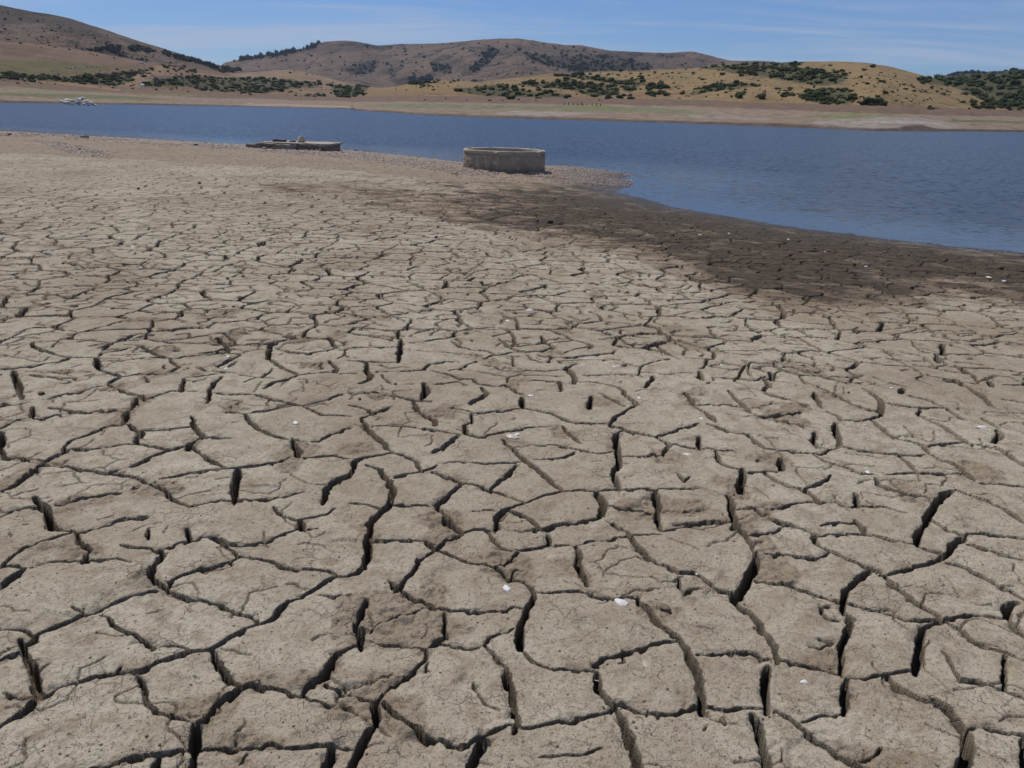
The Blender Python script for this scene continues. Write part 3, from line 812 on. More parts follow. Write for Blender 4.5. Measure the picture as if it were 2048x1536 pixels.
# ------------------------------------------------------------------ where scrub and woods grow
# (outline in the photo, count, smallest and largest width in photo px, height ratio, label, group)
ZS = [
 ([(0, 147), (60, 150), (120, 155), (190, 160), (195, 168), (100, 163), (0, 159)], 110, 6, 12, 'dark green shrub in the dense belt at the left edge', 0),
 ([(110, 158), (190, 151), (270, 143), (312, 133), (300, 141), (265, 155), (270, 161), (230, 175), (190, 169)], 110, 6, 12, 'shrub below the orange mound left of its top', 0),
 ([(322, 131), (345, 131), (395, 144), (385, 148), (330, 138)], 40, 5, 9, 'grey green shrub on top of the orange mound', 0),
 ([(280, 166), (330, 158), (400, 154), (470, 155), (560, 158), (640, 166), (640, 175), (560, 180), (520, 188), (450, 185), (400, 180), (370, 172), (290, 172)], 230, 6, 12, 'shrub in the belt between orange mound and left beach', 0),
 ([(590, 188), (650, 190), (655, 196), (590, 193)], 22, 5, 9, 'low shrub right above the brown beach', 0),
 ([(662, 172), (700, 171), (740, 172), (730, 184), (700, 196), (680, 196), (668, 186)], 90, 7, 13, 'shrub in the patch left of the small golden hill', 0),
 ([(820, 172), (870, 164), (930, 158), (930, 161), (880, 170), (840, 177)], 36, 5, 9, 'shrub in the thin line along the small golden hill', 0),
 ([(915, 176), (950, 172), (1000, 170), (1060, 182), (1130, 188), (1140, 197), (1000, 196), (930, 187)], 62, 9, 17, 'round shrub along the foot of the small golden hill', 0),
 ([(1025, 166), (1100, 165), (1130, 157), (1170, 165), (1235, 170), (1240, 190), (1180, 192), (1140, 180), (1060, 173)], 150, 8, 15, 'shrub in the large belt across the long golden hill', 0),
 ([(1110, 152), (1150, 147), (1230, 158), (1290, 158), (1290, 170), (1260, 186), (1235, 170), (1180, 160)], 90, 7, 14, 'shrub in the upper belt on the long golden hill', 0),
 ([(1290, 180), (1310, 167), (1330, 170), (1340, 192), (1330, 197), (1295, 192)], 36, 10, 18, 'large shrub of the round clump on the long golden hill', 0),
 ([(1215, 190), (1262, 189), (1265, 200), (1215, 200)], 14, 9, 14, 'shrub beside the reddish shore bank under the long golden hill', 0),
 ([(1060, 146), (1200, 141), (1340, 139), (1400, 141), (1380, 160), (1240, 152), (1100, 150)], 26, 4, 9, 'scattered shrub on the crest of the long golden hill', 0),
 ([(820, 198), (1200, 200), (1200, 203), (820, 202)], 14, 4, 7, 'tiny low shrub on the red shore bank', 0),
 ([(1395, 137), (1425, 133), (1480, 128), (1550, 125), (1617, 121), (1590, 135), (1640, 140), (1700, 150), (1685, 165), (1640, 172), (1590, 165), (1540, 156), (1480, 148), (1430, 140)], 260, 7, 14, 'shrub on the left shoulder of the big golden hill', 0),
 ([(1620, 180), (1660, 175), (1700, 182), (1708, 197), (1690, 212), (1640, 208), (1608, 196)], 90, 9, 16, 'green shrub in the gully thicket below the big golden hill', 0),
 ([(1370, 192), (1400, 175), (1440, 168), (1490, 165), (1522, 172), (1470, 180), (1400, 186)], 70, 8, 14, 'shrub in the belt behind the small golden knoll', 0),
 ([(1535, 173), (1567, 181), (1640, 200), (1630, 204), (1575, 190), (1535, 180)], 26, 8, 13, 'shrub on the slope down to the gully thicket', 0),
 ([(1640, 133), (1740, 130), (1800, 150), (1900, 185), (1850, 205), (1700, 200), (1700, 160)], 46, 5, 12, 'lone shrub on the bare face of the big golden hill', 0),
 ([(1715, 203), (1755, 200), (1772, 206), (1765, 212), (1715, 212)], 14, 10, 17, 'shrub of the clump at the foot of the big golden hill', 0),
 ([(1840, 216), (1880, 214), (1885, 219), (1840, 220)], 10, 5, 9, 'low shrub beside the eroded bank at the far right', 0),
 ([(1830, 162), (1860, 155), (1950, 150), (2048, 144), (2100, 144), (2100, 225), (2010, 212), (1950, 192), (1900, 172)], 270, 7, 17, 'shrub in the dense scrub of the right hand hill', 0),
 ([(1930, 212), (1950, 198), (2000, 203), (2048, 205), (2060, 222), (1960, 219)], 40, 10, 18, 'shrub along the bank at the right edge', 0),
 ([(700, 176), (860, 164), (1000, 160), (1300, 142), (1500, 128), (1740, 130), (1900, 175), (2000, 208), (1700, 208), (1300, 198), (900, 190)], 420, 2.5, 6, 'small tuft of scrub on the bare golden slopes', 0),
 ([(0, 152), (300, 136), (420, 150), (700, 168), (700, 196), (400, 186), (0, 166)], 260, 2.5, 6, 'small tuft of scrub on the slopes behind the left beach', 0),
 ([(460, 125), (650, 90), (1000, 82), (1380, 108), (1460, 128), (1200, 140), (860, 160), (600, 150)], 420, 2.5, 5.5, 'small dark bush on the bare slopes of the mountain range', 1),
 ([(0, 20), (200, 62), (400, 126), (300, 128), (0, 84)], 160, 2.5, 5, 'small dark bush on the bare left mountain', 1),
 ([(1460, 190), (1488, 186), (1488, 202), (1460, 200)], 6, 11, 16, 'dark shrub on the front of the small golden knoll', 0),
 ([(1510, 193), (1535, 192), (1535, 200), (1510, 200)], 5, 9, 13, 'shrub on the right of the small golden knoll', 0),
 # woods on the far mountains
 ([(178, 102), (215, 93), (247, 93), (235, 99), (190, 103)], 46, 7, 11, 'dark tree in the grove high on the left mountain', 1),
 ([(255, 93), (280, 92), (312, 103), (300, 106), (260, 101)], 46, 7, 12, 'dark tree in the middle grove of the left mountain', 1),
 ([(222, 101), (240, 99), (238, 106), (224, 106)], 10, 7, 10, 'dark tree of the small clump under the left mountain groves', 1),
 ([(320, 103), (345, 108), (340, 115), (325, 111)], 14, 7, 12, 'dark tree of the short row on the left mountain spur', 1),
 ([(350, 110), (375, 116), (400, 124), (440, 138), (445, 146), (390, 126), (350, 118)], 80, 7, 12, 'dark tree in the row down the left mountain spur', 1),
 ([(450, 130), (480, 138), (470, 146), (445, 146)], 24, 8, 12, 'dark tree in the saddle between the mountains', 1),
 ([(235, 108), (300, 122), (300, 124), (235, 111)], 18, 5, 7, 'small dark tree of the thin line on the left mountain', 1),
 ([(455, 126), (500, 113), (560, 104), (610, 95), (650, 82), (652, 86), (610, 101), (540, 116), (480, 122)], 90, 5, 9, 'dark conifer on the skyline left of the mountain range', 2),
 ([(795, 88), (860, 86), (860, 89), (795, 91)], 8, 5, 8, 'tiny dark tree on the crest of the mountain range', 1),
 ([(820, 157), (865, 153), (862, 167), (818, 170)], 50, 8, 12, 'dark round tree in the grove at the range foot', 1),
 ([(985, 96), (1000, 100), (975, 130), (950, 145), (935, 141), (962, 118)], 80, 6, 10, 'dark tree in the wooded gully left of the summit ridge', 1),
 ([(1045, 105), (1100, 112), (1160, 110), (1240, 112), (1310, 132), (1300, 142), (1150, 145), (1100, 132), (1060, 118)], 260, 5, 9, 'dark tree in the woods right of the summit ridge', 1),
 ([(860, 126), (900, 130), (905, 150), (868, 142)], 50, 5, 8, 'dark tree in the small wood left of the pointed spur', 1),
 ([(690, 135), (760, 120), (745, 146), (700, 151)], 50, 4, 7, 'small dark tree on the pale slopes of the mountain range', 1),
 ([(1030, 98), (1042, 98), (1042, 106), (1030, 106)], 4, 8, 11, 'dark round tree on the spur below the summit', 1),
 ([(963, 105), (975, 105), (975, 114), (963, 114)], 4, 8, 11, 'dark round tree pair beside the wooded gully', 1),
 ([(1880, 152), (1920, 142), (1990, 141), (2048, 137), (2048, 146), (1900, 152)], 70, 5, 8, 'dark tree along the far ridge at the right', 1)]
# ------------------------------------------------------------------ far shore and hills
def az_el(px, py):
    d = rays(px, py); return np.arctan2(d[:, 0], d[:, 1]), d[:, 2] / np.hypot(d[:, 0], d[:, 1])
def horizon_y(px):                             # photo row of the true horizon
    return 768 - (F * math.tan(R(PITCH)) - 0) / math.cos(R(ROLL)) + (np.asarray(px, float) - 1024) * math.tan(R(ROLL))
def prof(pts):                                 # photo outline -> (azimuth, elevation slope), sorted
    p = np.array(pts, float); a, e = az_el(p[:, 0], p[:, 1]); return a, e
AZ = np.radians(np.arange(-44, 44, 0.06)); NAZ = len(AZ)
wl = [(-900, 196), (-300, 200), (0, 205), (200, 208.5), (480, 213), (700, 218), (712, 221), (830, 229), (960, 235), (1100, 239), (1350, 246), (1620, 256), (1750, 262), (1900, 262.5), (2048, 264), (2500, 279)]
a, e = prof(wl); dW = np.interp(AZ, a, (ZW - EYE) / e)
top = [(-900, 160), (-300, 160), (0, 162), (200, 170), (400, 180), (600, 190), (700, 194), (800, 191), (900, 192), (1000, 193), (1200, 196), (1400, 200), (1600, 207), (1750, 212), (1900, 216), (2048, 222), (2500, 240)]
a, e = prof(top); eT = np.interp(AZ, a, e)
pxs = np.interp(AZ, *[np.array(v) for v in (az_el([-900, 0, 700, 850, 1400, 1750, 2048, 2500], [190, 193, 213, 217, 230, 240, 250, 265])[0], [620, 450, 800, 450, 360, 300, 400, 420])])
dT = pxs
rel = np.concatenate([np.linspace(-0.35, 0, 6)[:-1], np.linspace(0, 1, 90), np.linspace(1, 2.6, 14)[1:], [4, 7]])
Az2, Rl = np.meshgrid(AZ, rel)
Dm = dW + Rl * (dT - dW)
hT = EYE + eT * dT
tt = np.clip(Rl, 0, 1)
SX = Dm * np.sin(Az2); SY = Dm * np.cos(Az2)
SZ = np.where(Rl < 0, ZW + Rl * 8, ZW + (hT - ZW) * (0.12 * sstep(0, 0.02, tt) * 0.5 + (tt ** 1.12) * 0.94))
SZ = SZ + sstep(0.02, 0.15, tt) * (fbm(SX, SY, 30, 4, 401) * 0.5 + fbm(SX, SY, 6, 3, 402) * 0.18) * np.clip(1.4 - Rl, 0.1, 1)
def bump_px(px, py, w, h, amp):                # a low mound on the shore
    x, y, _ = None, None, None
    d = rays(px, py)[0]; a0 = math.atan2(d[0], d[1]); 
    i = np.argmin(abs(AZ - a0)); el = d[2] / math.hypot(d[0], d[1])
    k = np.argmin(abs((SZ[5:90, i] - EYE) / Dm[5:90, i] - el)) + 5
    return amp * np.exp(-((Az2 - a0) * F / w) ** 2 - ((Dm - Dm[k, i]) / h) ** 2)
SZ = SZ + bump_px(1770, 246, 150, 9, 1.0) + bump_px(1070, 229, 110, 14, 0.8)
sPX, sPY = project(SX, SY, SZ); sPX = sPX.reshape(SX.shape); sPY = sPY.reshape(SX.shape)
def paint(PXv, PYv, base, items, seed):
    c = np.ones(PXv.shape + (3,)) * np.array(base)
    for k, (poly, colr, jit, op) in enumerate(items):
        n1_ = fbm(PXv, PYv * 3.0, 40, 4, seed + k * 7, 0.65)
        m = inpoly(PXv + n1_ * jit * 3, PYv + n1_ * jit, poly).astype(float)
        m = (m + np.roll(m, 1, 1) + np.roll(m, -1, 1) + np.roll(m, 1, 0) + np.roll(m, -1, 0)) / 5
        c = c + (np.array(colr) - c) * (m * op)[..., None]
    return c
tan_ = (0.26, 0.198, 0.14); red = (0.165, 0.108, 0.074); grn = (0.135, 0.148, 0.065); pal = (0.33, 0.29, 0.24); gold = (0.275, 0.192, 0.096)
shore_items = [
    ([(-400, 150), (0, 150), (400, 170), (700, 190), (1200, 190), (2100, 210), (2500, 230), (2500, 250), (2048, 234), (1700, 226), (1400, 213), (1000, 206), (700, 203), (400, 195), (0, 176), (-400, 170)], red, 3, 0.85),
    ([(-300, 184), (0, 186), (120, 188), (250, 192), (360, 200), (250, 200), (120, 195), (0, 192), (-300, 188)], grn, 1.5, 0.8),
    ([(0, 172), (120, 180), (260, 186), (200, 188), (90, 186), (0, 182)], (0.24, 0.2, 0.12), 2, 0.8),
    ([(250, 184), (420, 190), (380, 193), (250, 188)], (0.20, 0.18, 0.08), 1.5, 0.7),
    ([(730, 208), (850, 207), (1000, 211), (1150, 214), (1290, 215), (1420, 224), (1400, 229), (1250, 224), (1050, 220), (850, 216), (740, 213)], (0.175, 0.185, 0.105), 3, 0.75),
    ([(1080, 213), (1200, 211), (1290, 218), (1180, 220)], (0.17, 0.185, 0.07), 2, 0.75),
    ([(1600, 232), (1700, 226), (1800, 232), (1700, 239)], (0.18, 0.20, 0.08), 3, 0.7),
    ([(1900, 238), (2048, 243), (2300, 252), (2300, 256), (2048, 247), (1900, 243)], (0.12, 0.14, 0.055), 1.5, 0.8),
    ([(1360, 230), (1450, 231), (1560, 238), (1540, 241), (1400, 236)], pal, 2, 0.5),
    ([(1030, 222), (1100, 223), (1190, 228), (1140, 232), (1020, 232), (980, 235), (1000, 227)], pal, 2, 0.7),
    ([(1600, 252), (1640, 241), (1760, 233), (1860, 237), (1930, 252), (1900, 260), (1750, 258)], (0.31, 0.265, 0.225), 3, 0.7),
    ([(1640, 243), (1800, 241), (1900, 247), (1800, 247)], (0.42, 0.385, 0.34), 2, 0.5),
    ([(500, 206), (700, 212), (700, 217), (480, 211)], (0.40, 0.31, 0.23), 1, 0.6)]
scol = paint(sPX, sPY, tan_, shore_items, 500)
damp = sstep(0.035, 0.0, Rl + 0.012 * fbm(SX, SY, 25, 3, 77)) * 0.75
scol = scol + (np.array((0.07, 0.045, 0.035)) - scol) * damp[..., None]
def land_mat(name, nscale, var=0.35, dark=None, dcov=0.5, dscale=0.02, bump=0.5, bdist=1.0, stretch=(1, 1, 1)):
    m, t, b = mat(name, (0.3, 0.2, 0.1), 0.95, 0.1)
    at = N(t, 'ShaderNodeAttribute', attribute_name='ground_colour').outputs['Color']
    geo = N(t, 'ShaderNodeNewGeometry').outputs['Position']
    mpp = N(t, 'ShaderNodeMapping'); mpp.inputs['Scale'].default_value = stretch; t.links.new(geo, mpp.inputs[0]); geo = mpp.outputs[0]
    n = noise_node(t, nscale, 6, 0.7, geo)
    c = mix(t, rng_node(t, n.outputs['Fac'], 0.3, 0.7), mix(t, 1.0, at, (1 - var,) * 3, 'MULTIPLY'), mix(t, 1.0, at, (1 + var * .8,) * 3, 'MULTIPLY'))
    n2 = noise_node(t, nscale * 6, 4, 0.7, geo)
    c = mix(t, rng_node(t, n2.outputs['Fac'], 0.55, 0.75, 0, 0.5), c, mix(t, 1.0, at, (0.45, 0.48, 0.5), 'MULTIPLY'))
    if dark:
        n3 = noise_node(t, dscale, 8, 0.72, geo, 0.5)
        c = mix(t, rng_node(t, n3.outputs['Fac'], dcov, dcov + 0.06, 0, 0.85), c, dark)
    t.links.new(c, b.inputs['Base Color'])
    bp = N(t, 'ShaderNodeBump'); bp.inputs['Strength'].default_value = bump; bp.inputs['Distance'].default_value = bdist
    t.links.new(n2.outputs['Fac'], bp.inputs['Height']); t.links.new(bp.outputs[0], b.inputs['Normal'])
    return m
BV = []
def land(name, v, nr_, m, colr, label):
    f = grid_faces(nr_, v.shape[1])
    o = mesh_np(name, v.reshape(-1, 3), f, m, attrs={'ground_colour': colr.reshape(-1, 3)})
    tag(o, label, None, None, 'structure')
    vv = v[::2, ::2].reshape(-1, 3); ff = grid_faces(v[::2].shape[0], v[:, ::2].shape[1])
    BV.append((BVHTree.FromPolygons([tuple(p) for p in vv.tolist()], ff.tolist()), name))
    return o
land('far_shore', np.stack([SX, SY, SZ], -1), len(rel), land_mat('shore_soil', 0.30, 0.42, (0.10, 0.075, 0.055), 0.58, 0.22, 0.9, 0.5), scol,
     'brown sloping far shore of the lake with green strips')

def hill(name, ridge, D, Fd, label, m, base, items, n=70, shp=0.85, gully=0.10, gs=120, seed=0, foot=None, Dr=None, sink=2.0, back=1.5):
    a, e = prof(ridge); a0, a1 = a.min(), a.max()
    az = np.linspace(a0, a1, max(60, int((a1 - a0) / 0.0009)))
    er = np.interp(az, a, e)
    k = np.ones(9) / 9
    er = np.convolve(np.pad(er, 4, mode='edge'), k, 'valid')
    D_ = np.interp(az, np.linspace(a0, a1, len(Dr)), Dr) if Dr else np.full(az.shape, float(D))
    ff = np.interp(az, AZ, dT) * foot if foot else np.full(az.shape, float(Fd))
    ff = np.minimum(ff, D_ * 0.93)
    zr = EYE + er * D_
    dTi = np.interp(az, AZ, dT); hTi = np.interp(az, AZ, hT)
    dWi = np.interp(az, AZ, dW); rl = np.clip((ff - dWi) / (dTi - dWi), 0, 1)
    zf = ZW + (hTi - ZW) * (0.06 + 0.94 * rl ** 1.12) - sink
    zf = np.minimum(zf, zr - 1)
    t = np.concatenate([np.linspace(0, 1, n), np.linspace(1, back, 14)[1:]])
    A, T = np.meshgrid(az, t)
    d = ff + T * (D_ - ff)
    x = d * np.sin(A); y = d * np.cos(A)
    s = np.sin(np.pi / 2 * np.clip(T, 0, 1)) ** shp
    s = s - np.clip(T - 1, 0, 9) ** 1.5 * 0.9
    g = fbm(x, y, gs, 5, seed + 3, 0.55); g2 = 1 - np.abs(fbm(x, y * 0.5, gs * 1.5, 3, seed + 9)) * 2.2
    h = zr - zf
    amp = np.clip(T * (1 - T) * 4, 0, 1) ** 0.8
    z = zf + h * s - h * gully * amp * (np.clip(g2, 0, 1) * 1.1 + np.clip(g + 0.45, 0, 2) * 0.6)
    z = z + fbm(x, y, gs * 0.05, 3, seed + 5) * h * 0.006
    px_, py_ = project(x, y, z); px_ = px_.reshape(x.shape); py_ = py_.reshape(x.shape)
    items = list(items) + [(z_[0], (0.062, 0.070, 0.036) if z_[5] == 0 else (0.055, 0.052, 0.036), 3.5, 0.8) for z_ in ZS if z_[1] >= 50 and z_[2] > 3]
    c = paint(px_, py_, base, items, seed + 600)
    return land(name, np.stack([x, y, z], -1), len(t), m, c, label)
scr = (0.05, 0.055, 0.035); brn = (0.20, 0.135, 0.09); dbr = (0.115, 0.085, 0.062)
m_far = land_mat('dry_hill_grass', 0.012, 0.22, (0.060, 0.055, 0.042), 0.52, 0.014, 1.0, 14)
m_mid = land_mat('hill_grass', 0.05, 0.22, (0.09, 0.078, 0.05), 0.60, 0.035, 0.8, 3)
m_gold = land_mat('golden_grass', 0.07, 0.30, (0.13, 0.10, 0.055), 0.545, 0.07, 1.0, 2.0)
hill('hills', [(430, 150), (445, 126), (470, 121), (500, 114), (560, 105), (610, 96), (650, 83), (690, 81), (720, 84), (755, 91), (800, 88), (860, 87), (900, 85), (950, 80), (1000, 77), (1040, 77), (1080, 83), (1130, 90), (1160, 90), (1220, 101), (1330, 106), (1385, 103), (1420, 111), (1460, 121), (1500, 122), (1560, 126), (1650, 130), (1740, 127), (1770, 131), (1800, 138), (1850, 156), (1900, 160), (2100, 170)],
     2600, 1500, 'distant brown mountain range with dark wooded gullies', m_far, (0.185, 0.132, 0.092),
     [([(930, 100), (1040, 90), (1180, 100), (1330, 108), (1420, 120), (1500, 140), (1200, 150), (1080, 130), (1040, 110), (960, 135)], dbr, 6, 0.6),
      ([(640, 84), (700, 88), (760, 95), (700, 104), (600, 108), (500, 118)], dbr, 5, 0.7),
      ([(690, 140), (760, 112), (820, 120), (780, 145)], dbr, 8, 0.5), ([(860, 118), (920, 110), (930, 140), (880, 150)], dbr, 8, 0.5)], n=110, shp=0.95, gully=0.40, gs=330, seed=11)
hill('hills', [(1850, 165), (1880, 153), (1910, 146), (1930, 143), (1980, 143), (2048, 139), (2200, 133), (2500, 140)], 2300, 1700, 'faint distant wooded ridge at the far right', m_far, dbr, [], n=30, seed=23)
hill('hills', [(-900, -60), (-500, -40), (-200, -12), (0, 10), (60, 22), (130, 34), (200, 56), (260, 76), (330, 98), (400, 120), (450, 133), (520, 150), (600, 175)],
     1500, 750, 'tall brown mountain sloping down from the left edge', m_far, (0.165, 0.115, 0.08),
     [([(-200, -10), (0, 6), (130, 30), (220, 60), (180, 70), (110, 60), (80, 45), (0, 50), (-200, 40)], (0.085, 0.068, 0.05), 5, 0.8),
      ([(100, 40), (180, 55), (230, 80), (150, 75), (90, 60)], (0.09, 0.07, 0.05), 6, 0.6),
      ([(-100, 70), (60, 82), (100, 100), (60, 115), (-100, 110)], (0.13, 0.095, 0.06), 5, 0.6)], n=90, shp=1.0, gully=0.24, gs=240, seed=31)
hill('hills', [(-600, 70), (-200, 78), (0, 86), (60, 88), (130, 96), (190, 104), (250, 117), (330, 131), (400, 140), (450, 147), (500, 160)],
     900, 480, 'reddish brown foothill with a green meadow and grey outcrops', m_mid, (0.185, 0.12, 0.08),
     [([(-300, 112), (0, 118), (90, 121), (200, 129), (290, 134), (200, 140), (190, 148), (100, 152), (0, 150), (-300, 150)], (0.13, 0.115, 0.048), 3, 0.85),
      ([(0, 88), (60, 90), (110, 100), (40, 112), (0, 110)], (0.12, 0.085, 0.05), 5, 0.6)], n=70, shp=0.9, gully=0.08, gs=150, seed=41, foot=0.98)
hill('hills', [(390, 160), (430, 149), (480, 147), (545, 141), (575, 140), (610, 144), (650, 154), (690, 165), (760, 180)],
     1000, 760, 'smooth pale orange hill in front of the mountain range', m_mid, (0.245, 0.172, 0.112), [], n=40, shp=0.9, gully=0.04, gs=150, seed=51)
hill('hills', [(180, 172), (230, 158), (270, 146), (305, 133), (330, 131), (360, 137), (400, 146), (480, 155), (560, 163), (640, 172), (700, 185)],
     700, 480, 'orange scarred mound with scrub on top near the left shore', m_mid, (0.25, 0.17, 0.105),
     [([(300, 150), (380, 152), (400, 160), (330, 163), (290, 158)], (0.13, 0.10, 0.085), 2, 0.7)], n=50, shp=0.8, gully=0.12, gs=60, seed=61, foot=0.97, Dr=[640, 700, 860, 960])
hill('hills', [(-500, 140), (0, 158), (60, 158), (100, 159), (140, 163), (200, 172), (240, 178)], 520, 430, 'low tan rise with shrubs at the left edge', m_mid, (0.27, 0.165, 0.09), [], n=30, shp=0.8, gully=0.05, gs=60, seed=71, foot=0.97)
hill('hills', [(640, 190), (680, 178), (720, 173), (760, 176), (790, 173), (830, 164), (870, 161), (920, 161), (960, 165), (1010, 172), (1060, 182), (1110, 190), (1160, 200)],
     560, 430, 'small golden hill in the middle with shrubs along its foot', m_gold, gold,
     [([(700, 178), (860, 185), (1150, 190), (1150, 200), (700, 200)], (0.25, 0.16, 0.09), 3, 0.6)], n=50, shp=0.8, gully=0.12, gs=60, seed=81, foot=0.98, Dr=[900, 880, 620, 560, 560, 560])
hill('hills', [(930, 172), (970, 162), (1020, 157), (1060, 153), (1110, 147), (1160, 146), (1210, 142), (1290, 140), (1348, 138), (1400, 137), (1440, 142), (1480, 149), (1520, 160), (1570, 178), (1610, 192), (1650, 205)],
     600, 360, 'long golden hill with dark scrub belts in the centre right', m_gold, gold,
     [([(1000, 180), (1300, 185), (1500, 185), (1620, 200), (1620, 215), (1000, 210)], (0.25, 0.155, 0.085), 3, 0.6)], n=60, shp=0.8, gully=0.24, gs=80, seed=91, foot=0.98)
hill('hills', [(1300, 155), (1380, 138), (1420, 131), (1480, 128), (1560, 125), (1620, 123), (1680, 123), (1740, 126), (1790, 136), (1830, 146), (1870, 158), (1910, 172), (1950, 186), (2000, 206), (2040, 222)],
     640, 320, 'big rounded golden hill on the right with scattered shrubs', m_gold, (0.29, 0.203, 0.102),
     [([(1420, 130), (1620, 122), (1700, 160), (1720, 200), (1620, 200), (1500, 160)], (0.24, 0.175, 0.085), 5, 0.6),
      ([(1700, 206), (2048, 222), (2048, 235), (1700, 220)], (0.22, 0.13, 0.075), 3, 0.6)], n=70, shp=0.85, gully=0.16, gs=90, seed=101, foot=0.98)
hill('hills', [(1360, 205), (1390, 192), (1430, 180), (1470, 177), (1510, 178), (1550, 183), (1600, 196), (1640, 210)],
     400, 330, 'small golden knoll in front of the long golden hill', m_gold, gold, [], n=36, shp=0.8, gully=0.08, gs=40, seed=111, foot=0.97)
hill('hills', [(1780, 175), (1830, 160), (1860, 155), (1900, 155), (1950, 150), (2000, 147), (2048, 144), (2200, 138), (2600, 150)],
     760, 500, 'dark scrub covered hill at the right edge', m_mid, (0.15, 0.115, 0.06), [], n=40, shp=0.85, gully=0.1, gs=90, seed=121)

def hit(px, py, only=None):                    # first land surface behind a photo point
    d = rays([px], [py])[0]; best = None
    for tr, nm in BV:
        h = tr.ray_cast(Vector((0, 0, EYE)), Vector(d))
        if h[0] and (best is None or h[3] < best[3]): best = h
    return None if best is None else (best[0], best[3])
# ------------------------------------------------------------------ shrubs and trees
m_leaf = noisy_mat('scrub_leaves', (0.048, 0.066, 0.026), (0.095, 0.110, 0.045), 0.9, 0.9, 0.3, 0.1, (0.14, 0.14, 0.08))
m_leaf2 = noisy_mat('dark_leaves', (0.030, 0.040, 0.024), (0.055, 0.064, 0.036), 0.3, 0.9, 0.3, 0.1)
def ico(sub):
    import bmesh
    bm = bmesh.new(); bmesh.ops.create_icosphere(bm, subdivisions=sub, radius=1)
    v = np.array([p.co[:] for p in bm.verts]); f = np.array([[q.index for q in p.verts] for p in bm.faces]); bm.free(); return v, f
IV1, IF1 = ico(1); IV2, IF2 = ico(2); IV3, IF3 = ico(3)
def crown(seed, nleaf=150, tall=0.75):
    g = np.random.default_rng(seed); V = []; Fc = []; n = 0
    lobes = [(g.uniform(-.5, .5), g.uniform(-.5, .5), g.uniform(.25, .7) * tall, g.uniform(.35, .6)) for _ in range(6)]
    for (x, y, z, r) in lobes:
        v = IV1 * (r * (0.75 + 0.3 * g.random((len(IV1), 1)))) * [1, 1, 0.8] + [x, y, max(z, r * 0.5)]
        V.append(v); Fc.append(IF1 + n); n += len(v)
    for _ in range(nleaf):
        x, y, z, r = lobes[g.integers(6)]
        d = g.normal(size=3); d[2] = abs(d[2]) * 0.9 - 0.15; d /= np.linalg.norm(d)
        p = np.array([x, y, max(z, r * 0.5)]) + d * r * g.uniform(0.75, 1.12) * [1, 1, 0.85]
        a = g.normal(size=3); b_ = np.cross(a, g.normal(size=3)); s = g.uniform(.06, .15)
        a = a / np.linalg.norm(a) * s; b_ = b_ / np.linalg.norm(b_) * s
        V.append(np.array([p - a, p + b_, p + a])); Fc.append(np.array([[0, 1, 2]]) + n); n += 3
    v = np.concatenate(V); v[:, 2] = np.maximum(v[:, 2], -0.05)
    return v, np.concatenate(Fc)
def leaf_mat(name, a_, b_, c_):
    m, t, b = mat(name, a_, 0.9, 0.1); g_ = N(t, 'ShaderNodeNewGeometry').outputs['Position']
    k1 = noise_node(t, 0.09, 3, 0.7, g_); k2 = noise_node(t, 0.9, 4, 0.7, g_); k3 = noise_node(t, 0.23, 2, 0.5, g_)
    c = mix(t, rng_node(t, k1.outputs['Fac'], 0.42, 0.60), a_, b_)
    c = mix(t, rng_node(t, k3.outputs['Fac'], 0.55, 0.66, 0, 0.8), c, c_)
    c = mix(t, rng_node(t, k2.outputs['Fac'], 0.5, 0.7, 0, 0.6), c, mix(t, 1.0, c, (1.7, 1.6, 1.4), 'MULTIPLY'))
    t.links.new(c, b.inputs['Base Color']); return m
m_leaf = leaf_mat('scrub_leaves', (0.035, 0.050, 0.020), (0.075, 0.092, 0.036), (0.105, 0.090, 0.055))
m_leaf2 = leaf_mat('dark_leaves', (0.028, 0.038, 0.022), (0.048, 0.056, 0.032), (0.065, 0.058, 0.042))
CROWN = [crown(s) for s in range(7)]
CM = []
for v, f in CROWN:
    me = bpy.data.meshes.new('shrub'); me.from_pydata(v.tolist(), [], f.tolist()); me.materials.append(m_leaf); CM.append(me)
plants = []
for zi, (poly, n, s0, s1, lab, kind) in enumerate(ZS):
    P = np.array(poly, float); x0, y0 = P.min(0); x1, y1 = P.max(0); k = 0; tries = 0; n = int(n * 1.25) if kind == 0 and x1 < 720 else n
    while k < n and tries < n * 30:
        tries += 1
        x = rnd.uniform(x0, x1); y = rnd.uniform(y0, y1)
        if not inpoly(np.array([x]), np.array([y]), poly)[0]: continue
        if kind == 0 and n > 20 and rnd.random() < 0.22: x += rnd.gauss(0, 14); y += rnd.gauss(0, 3.5)
        if n > 60 and vn(x, y * 2.5, 13, zi)[()] < -0.45: continue
        h = hit(x, y)
        if h is None or h[1] < 180: continue
        w = (s0 * 0.62 + (s1 - s0 * 0.62) * rnd.random() ** 2.0)
        if x < -30 or x > 2080: continue
        r = w * h[1] / F / 2 / 0.85
        plants.append((w, h[0], r, lab, kind)); k += 1
